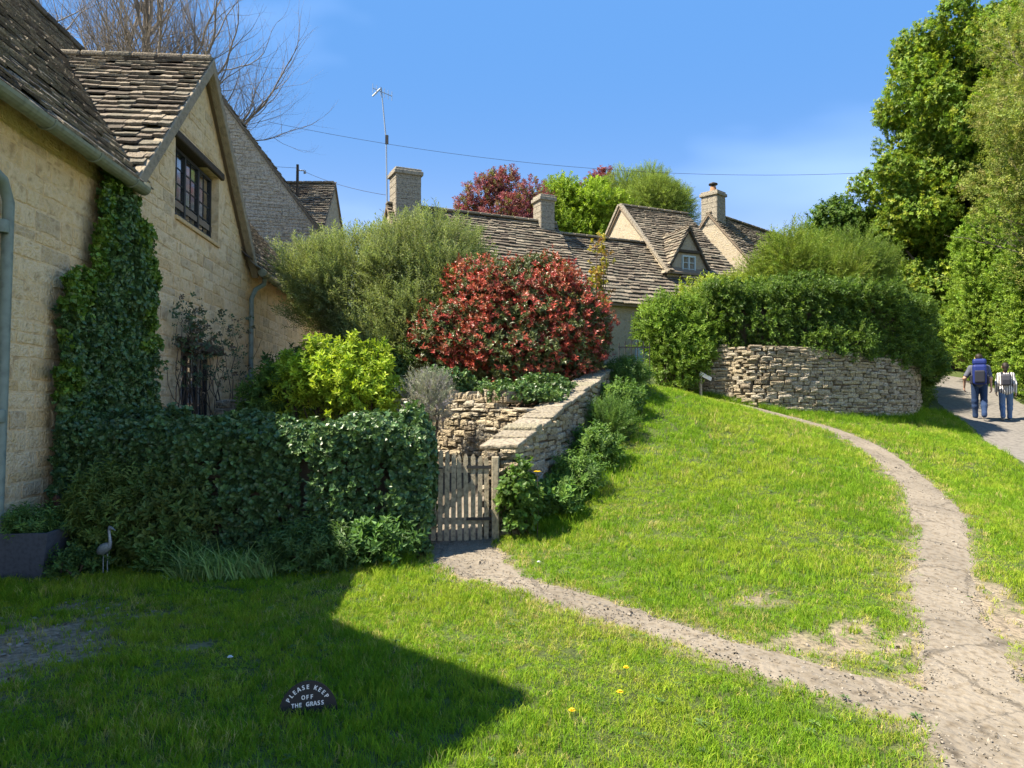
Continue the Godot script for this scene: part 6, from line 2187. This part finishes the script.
	for e in [[al, 0], [ar, 2]]:
		b = MB.new()
		flesh(b, grow_by.call([feet[e[1]], feet[e[1] + 1]], 0.012), 0.012, 0.02)
		part(t, "shoe", b, M.shoe)
	b = MB.new()
	if male:
		flesh(b, [[hd + Vector3(0, 0.045, 0.012), hd + Vector3(0, 0.035, -0.012), 0.092, 0.088], [hd + Vector3(0, 0.0, 0.04), hd + Vector3(0, -0.03, 0.04), 0.066, 0.05]], 0.009, 0.02)
	else:
		flesh(b, [[hd + Vector3(0, 0.045, 0.015), hd + Vector3(0, 0.035, -0.012), 0.094, 0.09], [hd + Vector3(0, 0.0, 0.045), hd + Vector3(0, -0.1, 0.05), 0.078, 0.06], [hd + Vector3(0, -0.1, 0.05), hd + Vector3(0, -0.17, 0.05), 0.06, 0.045]], 0.009, 0.02)
	part(t, "hair", b, M.hair)
	return t

func build_people() -> void:
	var turn := -0.52
	var m := gp(12.95, 20.5, 0.03)
	make_person("man in a dark shirt and blue jeans walking up the lane", m, turn, 1.02, true)
	var pk := thing("hiking_backpack", "tall blue hiking backpack worn by the man on the lane", "backpack", m, turn)
	var b := MB.new()
	b.bevel(Vector3(0, 1.24, 0.25), Vector3(0.34, 0.56, 0.24), 0.07)
	part(pk, "bag", b, M.blue_nylon)
	b = MB.new()
	b.bevel(Vector3(0, 1.585, 0.22), Vector3(0.33, 0.17, 0.27), 0.06)
	part(pk, "lid", b, M.blue_nylon)
	b = MB.new()
	b.bevel(Vector3(0, 1.18, 0.39), Vector3(0.24, 0.34, 0.08), 0.035)
	part(pk, "pocket", b, M.black_nylon)
	for x in [-0.19, 0.19]:
		b = MB.new()
		b.bevel(Vector3(x, 1.1, 0.25), Vector3(0.07, 0.26, 0.15), 0.03)
		part(pk, "side_pocket", b, M.black_nylon)
		b = MB.new()
		b.tube([Vector3(x * 0.6, 1.5, 0.13), Vector3(x * 0.72, 1.51, -0.02), Vector3(x * 0.78, 1.42, -0.15), Vector3(x * 0.9, 1.2, -0.13), Vector3(x, 1.06, 0.08)], [0.025, 0.025, 0.025, 0.02, 0.015], 6)
		part(pk, "strap", b, M.black_nylon)
	b = MB.new()
	b.tube([Vector3(-0.15, 1.0, 0.13), Vector3(-0.17, 0.99, 0), Vector3(-0.1, 0.98, -0.15), Vector3(0.1, 0.98, -0.15), Vector3(0.17, 0.99, 0), Vector3(0.15, 1.0, 0.13)], [0.03, 0.028, 0.025, 0.025, 0.028, 0.03], 6)
	part(pk, "hip_belt", b, M.shoe)
	var w := gp(13.75, 20.6, 0.03)
	make_person("woman in a striped jacket and pale jeans walking beside the man", w, turn, 0.90, false)
	pk = thing("small_backpack", "small grey backpack worn by the woman in stripes", "backpack", w, turn)
	pk.scale = Vector3.ONE * 0.90
	b = MB.new()
	b.bevel(Vector3(0, 1.25, 0.2), Vector3(0.27, 0.36, 0.13), 0.055)
	part(pk, "bag", b, M.grey_nylon)
	b = MB.new()
	b.bevel(Vector3(0, 1.18, 0.275), Vector3(0.2, 0.18, 0.05), 0.022)
	part(pk, "pocket", b, M.black_nylon)
	for x in [-0.15, 0.15]:
		b = MB.new()
		b.tube([Vector3(x * 0.6, 1.42, 0.14), Vector3(x * 0.72, 1.5, -0.02), Vector3(x * 0.78, 1.42, -0.14), Vector3(x * 0.95, 1.2, -0.12), Vector3(x, 1.08, 0.1)], [0.02, 0.02, 0.02, 0.016, 0.012], 6)
		part(pk, "strap", b, M.black_nylon)

func _ready() -> void:
	# camera, sky, sun, exposure
	cam = Camera3D.new()
	cam.name = "camera"
	cam.position = CAM
	cam.rotation_degrees = Vector3(1.63, 0, 0)
	cam.fov = 54.85
	cam.near = 0.05
	cam.far = 1500.0
	add_child(cam)
	var sky := ProceduralSkyMaterial.new()
	sky.sky_top_color = Color(0.0305, 0.0800, 0.179).linear_to_srgb()
	sky.sky_horizon_color = Color(0.99, 0.95, 0.84).linear_to_srgb()  # horizon band brightened and warmed to fill in the shaded walls
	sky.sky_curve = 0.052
	sky.ground_bottom_color = Color(0.12, 0.15, 0.06)
	sky.ground_horizon_color = Color(0.3, 0.34, 0.28)
	sky.sun_angle_max = 8.0
	# thin high cirrus, the same all round the sky
	var cirrus := FastNoiseLite.new()
	cirrus.seed = 5
	cirrus.frequency = 0.011
	cirrus.fractal_octaves = 5
	var veil := Image.create(1024, 512, false, Image.FORMAT_RGBA8)
	for y in 256:
		for x in 1024:
			var az_ := TAU * x / 1024.0
			var p := Vector3(cos(az_), sin(az_), 0) * 110.0
			var w := cirrus.get_noise_3d(p.x * 0.8 + p.y * 0.5, p.y * 0.8, y * 2.6 + p.x * 0.6) + 0.35 * cirrus.get_noise_3d(p.x * 0.5, p.y * 0.5, y * 0.7 + 300.0)
			veil.set_pixel(x, y, Color(0.85, 0.9, 1.0, clampf((w - 0.12) * 1.0, 0.0, 0.45)))
	sky.sky_cover = ImageTexture.create_from_image(veil)
	sky.sky_cover_modulate = Color(1, 1, 1, 0.12)
	var e := Environment.new()
	e.background_mode = Environment.BG_SKY
	e.sky = Sky.new()
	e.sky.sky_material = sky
	e.tonemap_mode = Environment.TONE_MAPPER_LINEAR
	e.tonemap_exposure = 5.2
	e.sdfgi_enabled = true
	e.ssao_enabled = true
	e.ssil_enabled = true
	var we := WorldEnvironment.new()
	we.name = "world_environment"
	we.environment = e
	add_child(we)
	var sun := DirectionalLight3D.new()
	sun.name = "sun"
	sun.light_energy = 0.9
	sun.light_color = Color(1.0, 0.95, 0.87)
	sun.light_angular_distance = 0.53
	sun.shadow_enabled = true
	var el := deg_to_rad(55.5)
	var az := deg_to_rad(-15.0)   # a little behind straight left
	var to_sun := Vector3(-cos(el) * cos(az), sin(el), -cos(el) * sin(az))
	add_child(sun)
	sun.look_at_from_position(to_sun * 60.0, Vector3.ZERO, Vector3.UP)
	rng.seed = 20240513
	fn.seed = 11
	fn.frequency = 0.02
	fine.seed = 23
	fine.frequency = 0.03
	make_materials()
	make_lines()
	cache_terrain()
	make_units()
	make_sprigs()
	print("terrain ", Time.get_ticks_msec())
	build_ground()
	build_paths()
	print("paths ", Time.get_ticks_msec())
	build_cottage()
	print("cottage ", Time.get_ticks_msec())
	build_village()
	build_walls()
	build_gate()
	print("walls ", Time.get_ticks_msec())
	build_plants()
	build_trees()
	print("plants ", Time.get_ticks_msec())
	build_garden_things()
	build_sign()
	build_wires()
	build_people()
	print("people ", Time.get_ticks_msec())
	build_grass()
	print("built, triangles ", MB.tris)
